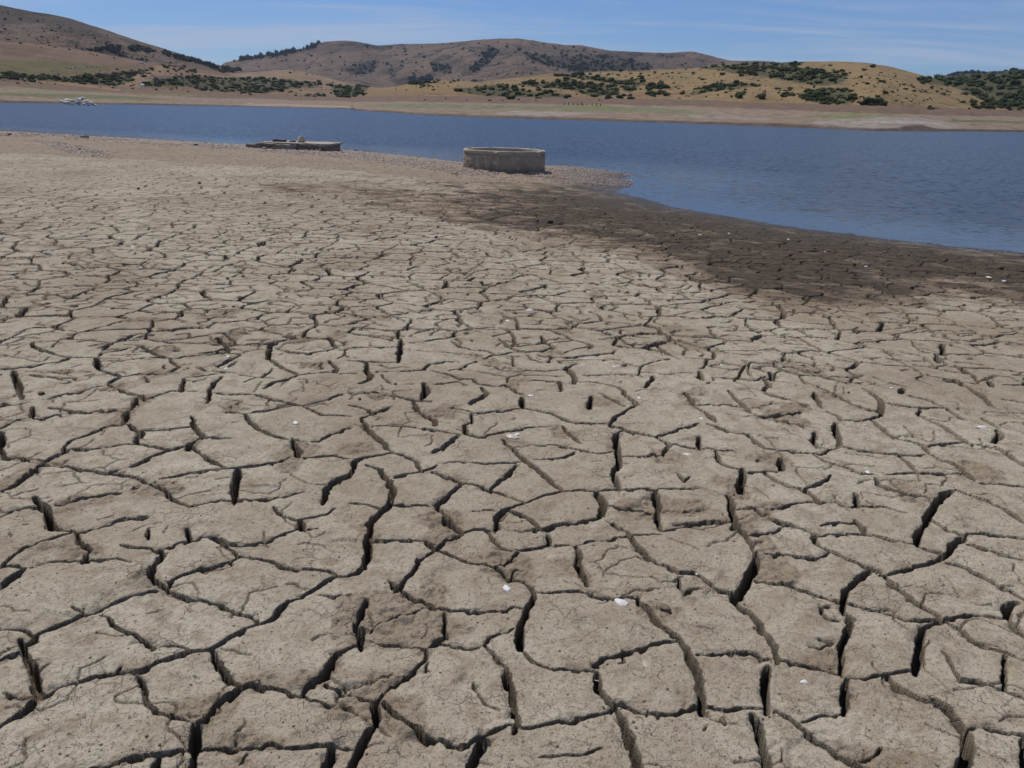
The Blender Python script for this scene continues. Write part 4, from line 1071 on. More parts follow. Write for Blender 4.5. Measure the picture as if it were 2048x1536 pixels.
solo = [(1445, 150, 11, 'single dark round shrub alone on the crest of the long golden hill', 0), (1405, 160, 9, 'single small shrub on the left side of the long golden hill crest', 0),
        (948, 163, 12, 'single dark shrub on the top of the small golden hill', 0), (1640, 124, 11, 'dark shrub on the very top of the big golden hill', 0),
        (1617, 150, 24, 'largest dark green shrub in the scrub of the big golden hill', 0), (1480, 196, 17, 'upright dark shrub on the front of the small golden knoll', 0),
        (1525, 198, 22, 'broad low shrub on the right of the small golden knoll', 0), (1748, 207, 30, 'broad shrub at the foot of the big golden hill above the red bank', 0),
        (1863, 177, 9, 'lone shrub near the right end of the big golden hill', 0), (172, 158, 22, 'bright green rounded tree among the left scrub', 0),
        (1235, 197, 18, 'wide dark shrub just above the shore bank in the middle', 0)]
for x, y, w, lab, kind in solo:
    h = hit(x, y)
    if h: plants.append((w + 100, h[0], w * h[1] / F / 2 / 0.85, lab, kind))
shr = sorted([p for p in plants if p[4] == 0], key=lambda p: -p[0]); tre = sorted([p for p in plants if p[4] > 0], key=lambda p: -p[0])
def put(p, mesh, name, cat, grp):
    o = bpy.data.objects.new(name, mesh); COL.objects.link(o)
    o.location = p[1] - Vector((0, 0, 0.08 * p[2])); o.scale = (p[2], p[2], p[2] * rnd.uniform(0.75, 1.1)); o.rotation_euler = (0, 0, rnd.uniform(0, 6.28))
    tag(o, p[3], cat, grp); return o
def merged(ps, name, m, label, cat, zk=1.0):
    V = []; Fc = []; n = 0
    for p in ps:
        v, f = CROWN[rnd.randrange(len(CROWN))]
        a = rnd.uniform(0, 6.28); c, s = math.cos(a), math.sin(a); k = 1.0 if p[4] < 2 else 1.9
        q = np.stack([v[:, 0] * c - v[:, 1] * s, v[:, 0] * s + v[:, 1] * c, v[:, 2] * rnd.uniform(.75, 1.1) * k * zk], 1) * p[2] + np.array(p[1]) - [0, 0, 0.08 * p[2]]
        V.append(q); Fc.append(f + n); n += len(v)
    o = mesh_np(name, np.concatenate(V), np.concatenate(Fc), m, smooth=False)
    return tag(o, label, cat, None, 'stuff')
from collections import Counter
ORD = ['', 'second', 'third', 'fourth', 'fifth', 'sixth', 'seventh', 'eighth', 'ninth', 'tenth', 'eleventh', 'twelfth', 'thirteenth', 'fourteenth']
def relabel(ps):                               # say in which part of its patch each one stands, and which is the largest there
    by = {}
    for i, p in enumerate(ps): by.setdefault(p[3], []).append(i)
    out_ = list(ps)
    for lab, ids in by.items():
        if len(ids) < 2: continue
        q = {i: project(*[np.array([c_]) for c_ in ps[i][1]]) for i in ids}
        xs = sorted(q[i][0][0] for i in ids); ys = sorted(q[i][1][0] for i in ids); n = len(ids)
        names = ['leftmost', 'left', 'middle', 'right', 'rightmost'] if n > 24 else ['left', 'middle', 'right'] if n > 7 else ['left', 'right']
        cells = {}
        for i in ids:
            a = names[min(len(names) - 1, int(len(names) * (q[i][0][0] - xs[0]) / (xs[-1] - xs[0] + 1e-6)))]
            v_ = 'upper' if q[i][1][0] < ys[n // 2] else 'lower'
            cells.setdefault(v_ + ' ' + a, []).append(i)
        for cname, cid in cells.items():
            cid = sorted(cid, key=lambda i: -ps[i][2])
            for k_, i in enumerate(cid):
                rank = '' if len(cid) == 1 else 'largest ' if k_ == 0 else 'smallest ' if k_ == len(cid) - 1 else ORD[k_] + ' largest ' if k_ < len(ORD) else 'smaller '
                p = ps[i]; words = (rank + p[3] + ', ' + cname).split()
                out_[i] = (p[0], p[1], p[2], ' '.join(words[:16]), p[4], lab)
    return [p if len(p) == 6 else p + (None,) for p in out_]
top_s = relabel(shr[:298])
for i, p in enumerate(top_s):
    put(p, CM[i % 7], 'shrub', 'shrub', p[5] and p[5].replace('shrub', 'shrubs', 1))
merged(shr[298:], 'shrubs', m_leaf, 'smaller shrubs filling the scrub belts on the far hills', 'shrubs')
TM = []
for v, f in CROWN:
    me = bpy.data.meshes.new('tree'); vv = v.copy(); vv[:, 2] *= 1.25; me.from_pydata(vv.tolist(), [], f.tolist()); me.materials.append(m_leaf2); TM.append(me)
tn = relabel(tre[:290])
for i, p in enumerate(tn):
    o = put(p, TM[i % 7], 'tree', 'tree', p[5] and p[5].replace('tree', 'trees', 1).replace('conifer', 'conifers'))
    if p[4] == 2: o.scale[2] *= 1.6
merged(tre[290:], 'trees', m_leaf2, 'smaller dark trees filling the woods on the far mountains', 'trees', 1.25)

# ------------------------------------------------------------------ rocks
m_conc = noisy_mat('old_concrete', (0.24, 0.185, 0.13), (0.35, 0.28, 0.205), 1.3, 0.95, 0.6, 0.01, (0.45, 0.41, 0.37))
t = m_conc.node_tree; b = t.nodes['Principled BSDF']; src = b.inputs['Base Color'].links[0].from_socket
o_ = N(t, 'ShaderNodeTexCoord').outputs['Object']; mp_ = N(t, 'ShaderNodeMapping'); mp_.inputs['Scale'].default_value = (7, 7, 1.6); t.links.new(o_, mp_.inputs[0])
k1 = noise_node(t, 1.0, 6, 0.7, mp_.outputs[0]); c_ = mix(t, rng_node(t, k1.outputs['Fac'], 0.52, 0.66, 0, 0.55), src, (0.47, 0.43, 0.38))
sp_ = N(t, 'ShaderNodeSeparateXYZ'); t.links.new(o_, sp_.inputs[0]); k2 = noise_node(t, 3.0, 5, 0.7, o_)
zz = mathn(t, 'ADD', sp_.outputs['Z'], mathn(t, 'MULTIPLY', mathn(t, 'SUBTRACT', k2.outputs['Fac'], 0.5), 0.35))
c_ = mix(t, rng_node(t, zz, 0.24, 0.05, 0, 0.6), c_, (0.13, 0.098, 0.068)); t.links.new(c_, b.inputs['Base Color'])
m_concd = noisy_mat('dark_concrete', (0.07, 0.058, 0.048), (0.13, 0.105, 0.085), 4, 0.95, 0.8, 0.02)
m_rock = noisy_mat('tan_stone', (0.36, 0.28, 0.20), (0.47, 0.38, 0.29), 6, 0.9, 0.5, 0.01)
m_grey = noisy_mat('grey_stone', (0.20, 0.17, 0.15), (0.34, 0.30, 0.27), 5, 0.9, 0.6, 0.02, (0.5, 0.47, 0.43))
m_white = noisy_mat('whitened_rock', (0.84, 0.82, 0.79), (0.52, 0.50, 0.47), 0.6, 0.9, 0.6, 0.2, (0.14, 0.12, 0.10))
m_brown = noisy_mat('brown_stone', (0.22, 0.13, 0.08), (0.14, 0.085, 0.055), 30, 0.8, 0.4, 0.003)
m_clod = noisy_mat('mud_clod', (0.25, 0.19, 0.13), (0.17, 0.13, 0.09), 30, 0.95, 0.7, 0.006)
m_black = noisy_mat('black_stone', (0.055, 0.048, 0.042), (0.10, 0.085, 0.07), 40, 0.8, 0.3, 0.003)
def rock_mesh(name, seed, m, sub=2, rough=0.28, flat=0.7, cuts=7):
    g = np.random.default_rng(seed); v = (IV3 if sub == 3 else IV2).copy(); f = IF3 if sub == 3 else IF2
    for _ in range(cuts):
        n_ = g.normal(size=3); n_ /= np.linalg.norm(n_); k = g.uniform(.5, .8); dd = v @ n_
        v = v - np.outer(np.maximum(dd - k, 0), n_) * 0.95
    v *= 1 + rough * 0.25 * g.normal(size=(len(v), 1)) * (0.5 if sub == 3 else 0.6)
    v[:, 2] *= flat
    me = bpy.data.meshes.new(name); me.from_pydata(v.tolist(), [], f.tolist()); me.materials.append(m); return me
def place(mesh, name, x, y, z, s, lab, cat, grp=None, rz=None, rx=0):
    o = bpy.data.objects.new(name, mesh); COL.objects.link(o); o.location = (x, y, z)
    o.scale = s if isinstance(s, tuple) else (s, s, s); o.rotation_euler = (rx, 0, rnd.uniform(0, 6.28) if rz is None else rz)
    return tag(o, lab, cat, grp)
def gp(px, py):
    x, y, z = ground_pt([px], [py]); return float(x[0]), float(y[0]), float(gz(x, y)[0]), math.sqrt(x[0] ** 2 + y[0] ** 2 + (EYE - z[0]) ** 2)
# white rock pile across the water
WR = [rock_mesh('boulder', 60 + i, m_white) for i in range(6)]
pile = [(125, 200, 9), (132, 196, 9), (137, 202, 8), (145, 198, 10), (150, 204, 8), (152, 195, 9), (160, 200, 10), (163, 193, 11), (170, 198, 10), (158, 206, 7), (167, 206, 8), (175, 203, 8),
        (178, 197, 6), (183, 201, 7), (186, 206, 7), (190, 208, 6), (176, 209, 6), (148, 209, 6), (140, 207, 6), (130, 206, 6), (156, 190.5, 6), (168, 190.5, 7)]
for i, (x, y, w) in enumerate(pile):
    y = 208.5 - (208.5 - y) * 0.82 + (x - 155) * 0.03; d = 268.0; dr = rays([x], [y])[0]; p = dr * (d / math.hypot(dr[0], dr[1]))
    s = w * d / F / 2
    lab = 'white stained boulder in the heap on the far left waterline'
    lab = ('left end', 'left side', 'middle', 'right side', 'right end')[min(4, int((x - 125) / 13.1))] + (' top' if y < 199 else ' bottom' if y > 203 else ' centre') + (' large' if w > 8 else ' small') + ' white boulder of the heap on the far waterline'
    if i == 7: lab = 'tallest white boulder at the top of the heap on the far left waterline'
    if i == 15: lab = 'rightmost small white boulder of the heap touching the far water'
    place(WR[i % 6], 'boulder', p[0], p[1] + rnd.uniform(-1, 1), EYE + p[2] - s * 0.3, (s * 1.05, s * 1.0, s * 0.55), lab, 'boulder', None if i in (7, 15) else 'white boulders heaped on the far waterline')
# grey outcrops on the green meadow
m_out = noisy_mat('outcrop_rock', (0.20, 0.19, 0.18), (0.32, 0.30, 0.28), 0.4, 0.95, 0.6, 0.3)
OR = [rock_mesh('rock', 80 + i, m_out) for i in range(4)]
outc = {'grey rock of the small outcrop high on the left foothill': [(75, 119, 4), (80, 121, 4), (84, 118, 3), (105, 117, 4), (112, 119, 5), (118, 117, 4), (124, 120, 3)],
        'grey rock of the long outcrop on the green meadow': [(133, 136, 6), (140, 137, 7), (148, 135, 7), (156, 136, 7), (164, 134, 6), (172, 134, 7), (180, 134, 6), (190, 134, 5), (198, 132, 4), (165, 127, 4), (172, 126, 4)],
        'grey rock of the low outcrop at the meadow bottom': [(104, 143, 5), (110, 141, 5), (114, 144, 4), (107, 146, 3)],
        'pale rock of the outcrop beside the orange mound': [(270, 130, 5), (277, 127, 6), (284, 128, 7), (291, 127, 6), (282, 124, 5), (296, 130, 5), (288, 132, 5), (274, 133, 4)]}
for lab, pts in outc.items():
    for i, (x, y, w) in enumerate(pts):
        h = hit(x, y)
        if h: s = w * h[1] / F / 2; place(OR[i % 4], 'rock', h[0].x, h[0].y, h[0].z, (s * 1.2, s, s * 0.9), '%s %s' % ('leftmost' if x == min(q_[0] for q_ in pts) else 'rightmost' if x == max(q_[0] for q_ in pts) else ('', 'second', 'third', 'fourth', 'fifth', 'sixth', 'seventh', 'eighth', 'ninth', 'tenth', 'eleventh')[sorted(q_[0] for q_ in pts).index(x)] + ' from left,', lab), 'rock', lab.replace('rock', 'rocks', 1))

# ------------------------------------------------------------------ concrete ring
def noisy(v, a, s, seed):
    n = np.stack([fbm(v[:, 0] + v[:, 2] * 1.7, v[:, 1] + v[:, 2] * .9, s, 3, seed + k) for k in range(3)], 1); return v + n * a
x, y, z, d = gp(1008, 341)
RO = 160 / F * math.hypot(x, y) / 2 * 1.0
dtop = 39.5 / F * math.hypot(x, y)
ring = bpy.data.objects.new('concrete_ring', None); COL.objects.link(ring); ring.location = (x, y, z - 0.03)
tag(ring, 'large round open topped concrete ring standing on the gravel spit', 'well ring')
nA = 220
def ringmesh(name, prof_, m, seed, amp):
    A = np.linspace(0, 2 * np.pi, nA, endpoint=False); pr_ = np.array(prof_)
    v = np.stack([np.outer(pr_[:, 0], np.cos(A)), np.outer(pr_[:, 0], np.sin(A)), np.outer(pr_[:, 1], np.ones(nA))], -1).reshape(-1, 3)
    v = noisy(v, amp, 0.12, seed)
    return v, grid_faces(len(pr_), nA, True)
T = RO * 0.11
H = dtop
zs = np.linspace(0, H - 0.075, 26)
v, f = ringmesh('wall', [(RO * 0.985 - 0.01 * (z_ / H), z_) for z_ in zs] + [(RO - T, H - 0.075)] + [(RO - T, z_) for z_ in zs[::-1]], m_conc, 5, 0.012)
# the undercut gap under the right front of the wall
ang = np.degrees(np.arctan2(v[:, 1], v[:, 0])); cut = (ang > -95) & (ang < -30) & (v[:, 2] < 0.05)
gap = 0.075 * (0.55 + 0.6 * np.abs(fbm(v[:, 0], v[:, 1], 0.18, 3, 9)))
v[:, 2] = np.where(cut, gap, v[:, 2] - 0.05)
mesh_np('wall', v, f, m_conc, parent=ring)
v, f = ringmesh('rim', [(RO * 0.98, H - 0.10), (RO * 0.985, H - 0.08), (RO * 0.985 + 0.003, H - 0.05), (RO * 0.985 + 0.002, H - 0.02), (RO * 0.985 - 0.015, H), (RO - T * 0.5, H + 0.006), (RO - T + 0.015, H), (RO - T - 0.006, H - 0.015), (RO - T - 0.006, H - 0.09)], m_conc, 15, 0.012)
notch = fbm(v[:, 0], v[:, 1], 0.25, 3, 33); v[:, 2] -= np.where(v[:, 2] > H - 0.03, np.maximum(notch - 0.25, 0) * 0.09, 0)
m_rim = noisy_mat('rim_concrete', (0.31, 0.255, 0.19), (0.40, 0.34, 0.265), 3, 0.95, 0.5, 0.01)
mesh_np('rim', v, f, m_rim, parent=ring)

# ------------------------------------------------------------------ slab foundation with stones on it
import bmesh
def rough_box(name, m, lx, ly, lz, parent=None, seed=1, amp=0.02, cut=14):
    bm = bmesh.new(); bmesh.ops.create_cube(bm, size=1)
    bmesh.ops.subdivide_edges(bm, edges=bm.edges[:], cuts=cut, use_grid_fill=True)
    v = np.array([p.co[:] for p in bm.verts]) * [lx, ly, lz]
    f = [[q.index for q in p.verts] for p in bm.faces]; bm.free()
    v = noisy(v, amp, 0.25, seed)
    n2_ = fbm(v[:, 0] * 1.0, v[:, 2] * 4 + v[:, 1], 0.12, 3, seed + 8)
    v[:, 1] += n2_ * amp * 1.2 * (np.abs(v[:, 1]) > ly * 0.42)
    return mesh_np(name, v, np.array(f), m, smooth=False, parent=parent)
x, y, z, d = gp(592, 300)
u = d / F                                       # metres per photo pixel there
m_rim0 = noisy_mat('weathered_slab', (0.30, 0.25, 0.19), (0.42, 0.36, 0.29), 3, 0.95, 0.5, 0.01)
m_concd2 = noisy_mat('shade_toned_concrete', (0.10, 0.082, 0.066), (0.24, 0.20, 0.165), 7, 0.95, 0.8, 0.02)  # dark tone paints in the shade under the slab overhang
fnd = bpy.data.objects.new('concrete_foundation', None); COL.objects.link(fnd); fnd.location = (x, y + 0.35, z); fnd.rotation_euler = (0, 0, R(-4))
tag(fnd, 'low broken concrete foundation slab at the water edge', 'foundation')
b1 = rough_box('base', m_grey, 78 * u, 1.7, 10 * u, fnd, 21, 0.05); b1.location = (-36 * u, 0.3, 5.2 * u); b1.rotation_euler = (0, 0, R(3))
b2 = rough_box('base', m_concd2, 64 * u, 1.5, 12.5 * u, fnd, 22, 0.05); b2.location = (36 * u, 0.25, 5 * u); tag(b2, 'right half of the foundation with a rough face, overhang shade painted dark')
b3 = rough_box('top_slab', m_rim0, 128 * u, 1.9, 2.6 * u, fnd, 23, 0.018, 24); b3.location = (2 * u, 0.55, 11.2 * u); 
b4 = rough_box('broken_edge', m_conc, 34 * u, 0.5, 2.6 * u, fnd, 24, 0.03, 8); b4.location = (-52 * u, -0.42, 9.6 * u)
def on_slab(px, zup): return (x + (px - 592) * u, y + 0.75, z + 12.6 * u + zup)
p = on_slab(594, 4.6 * u); place(rock_mesh('boulder', 301, m_rock, 3, 0.12, 0.62, 9), 'boulder', *p, (11 * u, 8 * u, 11 * u), 'large pale tan boulder resting on the concrete foundation', 'boulder', rz=0.4)
p = on_slab(553, 1.8 * u); o = rough_box('concrete_chunk', m_concd, 22 * u, 0.5, 4.2 * u, None, 31, 0.03, 6); o.location = p; tag(o, 'dark flat concrete chunk lying on the left of the foundation', 'concrete chunk')
p = on_slab(577, 0.9 * u); place(rock_mesh('stone', 302, m_concd, 2, 0.4, 0.4), 'stone', *p, (8 * u, 5 * u, 5.5 * u), 'small dark broken stone between the chunk and the boulder on the foundation', 'stone', rz=0)
for k_, (px, py, w_, lab) in enumerate([(528, 299, 9, 'pale broken stone leaning on the left front of the foundation'), (612, 303, 6, 'small pale stone before the middle of the foundation'), (640, 303, 7, 'small pale stone before the right part of the foundation'), (676, 301, 8, 'pale stone beyond the right end of the foundation'), (520, 297, 7, 'pale stone in the gap between block and foundation'), (574, 302, 6, 'flat pale stone in front of the foundation')]):
    gx_, gy_, gz_, gd = gp(px, py); s = w_ * gd / F / 2; place(rock_mesh('stone', 700 + k_, m_rim0, 2, 0.3, 0.7), 'stone', gx_, gy_, gz_ + s * .3, s, lab, 'stone')
gx_, gy_, gz_, gd = gp(502, 296); o = rough_box('concrete_block', m_conc, 20 * u, 0.5, 9 * u, None, 33, 0.015, 6); o.location = (gx_, gy_ + 0.3, gz_ + 2.5 * u); o.rotation_euler = (0, 0.05, 0); tag(o, 'small square concrete block left of the foundation', 'concrete block')
for (px, py, w, lab) in ((667, 299, 11, 'dark stone at the right end of the foundation'), (549, 300, 8, 'black stone in front of the foundation'), (170, 276, 15, 'round grey brown rock on the gravel bank at the left'),
                         (393, 292, 7, 'small dark upright rock on the gravel bank by the water'), (712, 301, 6, 'flat dark stone at the waterline right of the foundation'), (911, 350, 7, 'dark brown stone left of the concrete ring'),
                         (1288, 376, 4, 'tiny dark stone poking out of the water off the gravel point'), (20, 272, 7, 'flat dark stone at the left edge of the bank')):
    gx_, gy_, gz_, gd = gp(px, py); s = w * gd / F / 2
    place(rock_mesh('stone', int(px), m_grey if px in (170,) else m_concd, 2, 0.25, 0.75), 'stone', gx_, gy_, gz_ + s * 0.3, (s, s, s), lab, 'stone')
gs_ = [rock_mesh('stone', 400 + i, m_grey) for i in range(5)]
for i in range(26):
    px = rnd.gauss(168, 14); py = 302 + (px - 168) * 0.22 + rnd.gauss(0, 2.4); gx_, gy_, gz_, gd = gp(px, py); s = rnd.uniform(2, 5.5) * gd / F / 2
    place(gs_[i % 5], 'stone', gx_, gy_, gz_ + s * 0.2, (s, s, s * 0.8), '%s grey stone at the %s of the heap on the left bank' % ('big' if s * F / gd > 2.3 else 'small' if s * F / gd < 1.5 else 'medium', ('left end', 'left side', 'centre', 'right side', 'right end')[min(4, max(0, int((px - 140) / 11)))]), 'stone', 'stones of the heap on the left mud bank')

# ------------------------------------------------------------------ gravel
m_peb = noisy_mat('gravel_stones', (0.62, 0.52, 0.45), (0.24, 0.18, 0.145), 14, 0.9, 0.3, 0.01, (0.82, 0.79, 0.76))
PB = []
for s in range(5):
    g = np.random.default_rng(s); v = IV1[:, :] * (0.8 + 0.35 * g.random((len(IV1), 1))) * [1, 0.8, 0.55]; PB.append(v)
V = []; Fc = []; n = 0
boxes = [(gravel_polys[0], 15000), (gravel_polys[1], 900)]
for poly, cnt_ in boxes:
    P = np.array(poly, float); x0, y0 = P.min(0); x1, y1 = P.max(0); x0 = max(x0, -60)
    xs = RNG.uniform(x0, x1, cnt_ * 8); ys = RNG.uniform(y0, y1, cnt_ * 8); ok = inpoly(xs, ys, poly); xs = xs[ok][:cnt_]; ys = ys[ok][:cnt_]
    gx2, gy2, _ = ground_pt(xs, ys); ss = shore_sd(gx2, gy2); ok = (ss > -0.25) & (fbm(gx2, gy2, 1.6, 3, 900) > -0.28); gx2 = gx2[ok]; gy2 = gy2[ok]
    hz = gz(gx2, gy2); dd = np.hypot(gx2, gy2)
    for i in range(len(gx2)):
        s = (0.35 + 1.1 * RNG.random() ** 2.2) * 1.9 * dd[i] / F * 0.8; a = RNG.uniform(0, 6.28); c, s_ = math.cos(a), math.sin(a)
        v = PB[i % 5]; q = np.stack([v[:, 0] * c - v[:, 1] * s_, v[:, 0] * s_ + v[:, 1] * c, v[:, 2]], 1) * s + [gx2[i], gy2[i], hz[i] + s * 0.2]
        V.append(q); Fc.append(IF1 + n); n += len(v)
tag(mesh_np('gravel', np.concatenate(V), np.concatenate(Fc), m_peb, smooth=False), 'pale gravel strewn along the bank and the spit by the ring', 'gravel', None, 'stuff')

# ------------------------------------------------------------------ shells, stones and clods on the mud
m_sh = noisy_mat('white_shell', (0.80, 0.79, 0.77), (0.48, 0.44, 0.40), 45, 0.4, 0.2, 0.001)
m_pearl = noisy_mat('pearly_shell', (0.62, 0.55, 0.48), (0.40, 0.32, 0.24), 60, 0.22, 0.2, 0.001)
m_muss = noisy_mat('muddy_shell', (0.33, 0.25, 0.18), (0.45, 0.38, 0.31), 50, 0.35, 0.3, 0.001)
def shell_mesh(seed, m):
    g = np.random.default_rng(seed); nu, nv_ = 18, 9
    U, Vv = np.meshgrid(np.linspace(0, 2 * np.pi, nu, endpoint=False), np.linspace(0.02, 1, nv_))
    r = Vv * (1 + 0.18 * np.cos(U) + 0.10 * np.cos(3 * U + g.uniform(0, 6)) + 0.05 * np.cos(7 * U + g.uniform(0, 6)))
    x = r * np.cos(U); y = r * np.sin(U) * 0.62; z = 0.30 * (1 - Vv ** 2) + 0.02 * np.sin(Vv * 24)
    top_ = np.stack([x, y, z], -1); bot = np.stack([x * 0.97, y * 0.97, z - 0.05], -1)[::-1]
    v = np.concatenate([top_, bot]).reshape(-1, 3)
    me = bpy.data.meshes.new('shell'); me.from_pydata(v.tolist(), [], grid_faces(2 * nv_, nu, True).tolist()); me.materials.append(m)
    for p in me.polygons: p.use_smooth = True
    return me
SHM = [shell_mesh(i, m_sh) for i in range(3)] + [shell_mesh(5, m_pearl), shell_mesh(6, m_muss)]
shells = [(1240, 1205, 34, 0, 'large bright white shell beside a crumbled crack in the foreground'), (1607, 1364, 17, 1, 'small white shell alone on a plate at the lower right'),
 (1012, 1175, 26, 0, 'white shell half sunk in a brown hollow in the lower centre'), (1102, 1112, 34, 4, 'brown mussel shell sunk in its own print in the lower centre'), (1291, 1326, 34, 4, 'muddy pearly shell pressed into the mud near the bottom'),
 (1187, 1049, 30, 4, 'muddy shell at the upper edge of a plate above the white shell'), (1022, 872, 34, 3, 'open pearly shell with white patches by a crack in the middle'), (1034, 868, 18, 1, 'white half touching the open pearly shell'),
 (1373, 910, 20, 0, 'white shell at the head of a crack right of the middle'), (1735, 949, 15, 2, 'bluish white shell on the right plates'), (1061, 790, 15, 0, 'white shell at a crack end above the middle'),
 (1278, 797, 12, 1, 'white and rust shell at a crack junction'), (1232, 735, 22, 3, 'orange tinted pearly shell beside a small clod'), (591, 850, 18, 0, 'white shell in the left middle plates'),
 (1058, 624, 19, 0, 'long white shell near the upper centre of the cracked field'), (1015, 645, 13, 2, 'bluish shell left of the long white one'), (538, 666, 15, 0, 'white shell fragment by a black crack at the left'),
 (455, 717, 14, 3, 'pearly shell on a left plate'), (452, 741, 14, 1, 'white shell just below the pearly one at the left'), (181, 660, 14, 2, 'pale shell in a crack at the far left'), (88, 787, 12, 3, 'pinkish shell beside a crack at the left edge'),
 (1963, 855, 20, 0, 'white shell near the right edge of the plates'), (1402, 840, 11, 1, 'small white shell right of the middle'), (1783, 775, 10, 2, 'small pale shell on the right plates'), (1443, 733, 11, 0, 'white shell above the right middle plates'),
 (1394, 1145, 8, 1, 'tiny white shell in a crack corner'), (1728, 853, 8, 1, 'tiny shell fragment on the right plates'), (1190, 615, 8, 0, 'tiny white shell in the upper field'),
 (1361, 573, 12, 2, 'pale shell at the edge of the dark mud'), (1458, 466, 9, 1, 'pale shell near the waterline on dark mud'), (1400, 472, 11, 3, 'flat pale shell on dark mud left of its neighbours'),
 (1577, 479, 8, 0, 'pale shell nearest the middle of the dark mud'), (1778, 496, 9, 1, 'pale shell close to the water at the right'), (1600, 525, 10, 3, 'tan shell in the middle of the dark mud'), (1732, 532, 9, 0, 'white shell right of the tan one on dark mud'),
 (1977, 552, 12, 1, 'cream shell near the right edge on dark mud'), (2008, 562, 12, 0, 'white shell right of the cream shell on dark mud'), (2036, 566, 12, 2, 'rightmost pale shell on the dark mud'), (1650, 505, 6, 1, 'tiny pale shell on dark mud below the water'),
 (265, 494, 10, 0, 'white shell in the far left field'), (178, 526, 10, 1, 'white shell left of two dark clods far left'), (187, 508, 9, 2, 'pale shell far left near the pale track'), (187, 332, 6, 0, 'tiny white shell below the left stone heap'),
 (313, 481, 7, 2, 'tiny pale shell beside the pale track'), (445, 503, 8, 0, 'small shell right of the pale track')]
for k, (px, py, w, kind, lab) in enumerate(shells):
    gx_, gy_, gz_, gd = gp(px, py); s = w * gd / F / 2 * 0.88
    sunk = kind == 4
    place(SHM[kind], 'shell', gx_, gy_, gz_ - (0.1 * s if sunk else -0.05 * s), (s, s, s * (0.7 if sunk else 1)), lab, 'shell', rz=(k * 1.7) % 3.1 - 1.5 if k not in (0,) else R(-40), rx=0 if sunk else R(rnd.uniform(-8, 14)))
stones = [(1513, 926, 10, m_brown, 'small egg shaped rusty brown pebble on a plate right of the middle'), (1605, 735, 15, m_black, 'black stone in a hollow of the upper right plates'), (1697, 787, 9, m_black, 'small black stone on the right plates'),
 (1330, 1219, 26, m_clod, 'angular mud clod beside the wide crack in the foreground'), (943, 682, 8, m_clod, 'small clod in the upper middle'), (1248, 732, 13, m_clod, 'brown clod right of the orange tinted shell'),
 (83, 789, 14, m_brown, 'rusty stone beside the left edge crack'), (302, 672, 26, m_black, 'flat dark slab piece on the left field'), (987, 416, 18, m_rock, 'pale rock lying on the brown mud in front of the ring'),
 (791, 771, 9, m_brown, 'brown pebble left of the middle'), (719, 801, 9, m_brown, 'dark brown pebble at the left middle'), (845, 1174, 14, m_clod, 'round clod on a foreground plate'), (1100, 447, 20, m_black, 'dark lumpy clod on the dark mud'),
 (1127, 444, 10, m_black, 'small dark clod right of the lumpy one'), (277, 379, 9, m_black, 'dark clod on the pale track'), (399, 370, 12, m_black, 'dark clod right of the pale track'), (370, 405, 22, m_brown, 'flat reddish piece lying in the left field'),
 (1445, 1446, 22, m_clod, 'rounded clod in the crack at the bottom'), (480, 598, 11, m_clod, 'clod at the upper left field'), (1280, 1290, 0.1, m_clod, '')]
for k, (px, py, w, m_, lab) in enumerate(stones):
    if w < 1: continue
    if m_ is m_black: w *= 0.75
    gx_, gy_, gz_, gd = gp(px, py); s = w * gd / F / 2; fl = px in (302, 370)
    nm = 'clod' if 'clod' in lab else 'stone'
    place(rock_mesh(nm, 500 + k, m_, 2, 0.2, 0.7), nm, gx_, gy_, gz_ + (s * 0.1 if fl else s * 0.4), (s, s * (0.7 if fl else 0.8), s * (0.12 if fl else 0.9)), lab, nm)
# straw
gx_, gy_, gz_, gd = gp(1188, 1348); mst = mat('straw', (0.62, 0.58, 0.44), 0.6)[0]
v = []; 
for i in range(9):
    q = i / 8; v += [(-0.042 + 0.084 * q, 0.004 * math.sin(q * 3) + 0.002 * math.cos(a_), 0.012 + 0.003 * math.sin(q * 3.1) + 0.002 * math.sin(a_)) for a_ in (0, 1.57, 3.14, 4.71)]
o = mesh_np('straw', v, grid_faces(9, 4, True), mst); o.location = (gx_, gy_, gz_); o.rotation_euler = (0, 0, R(-12)); tag(o, 'short pale straw lying across a crack at the bottom', 'straw')
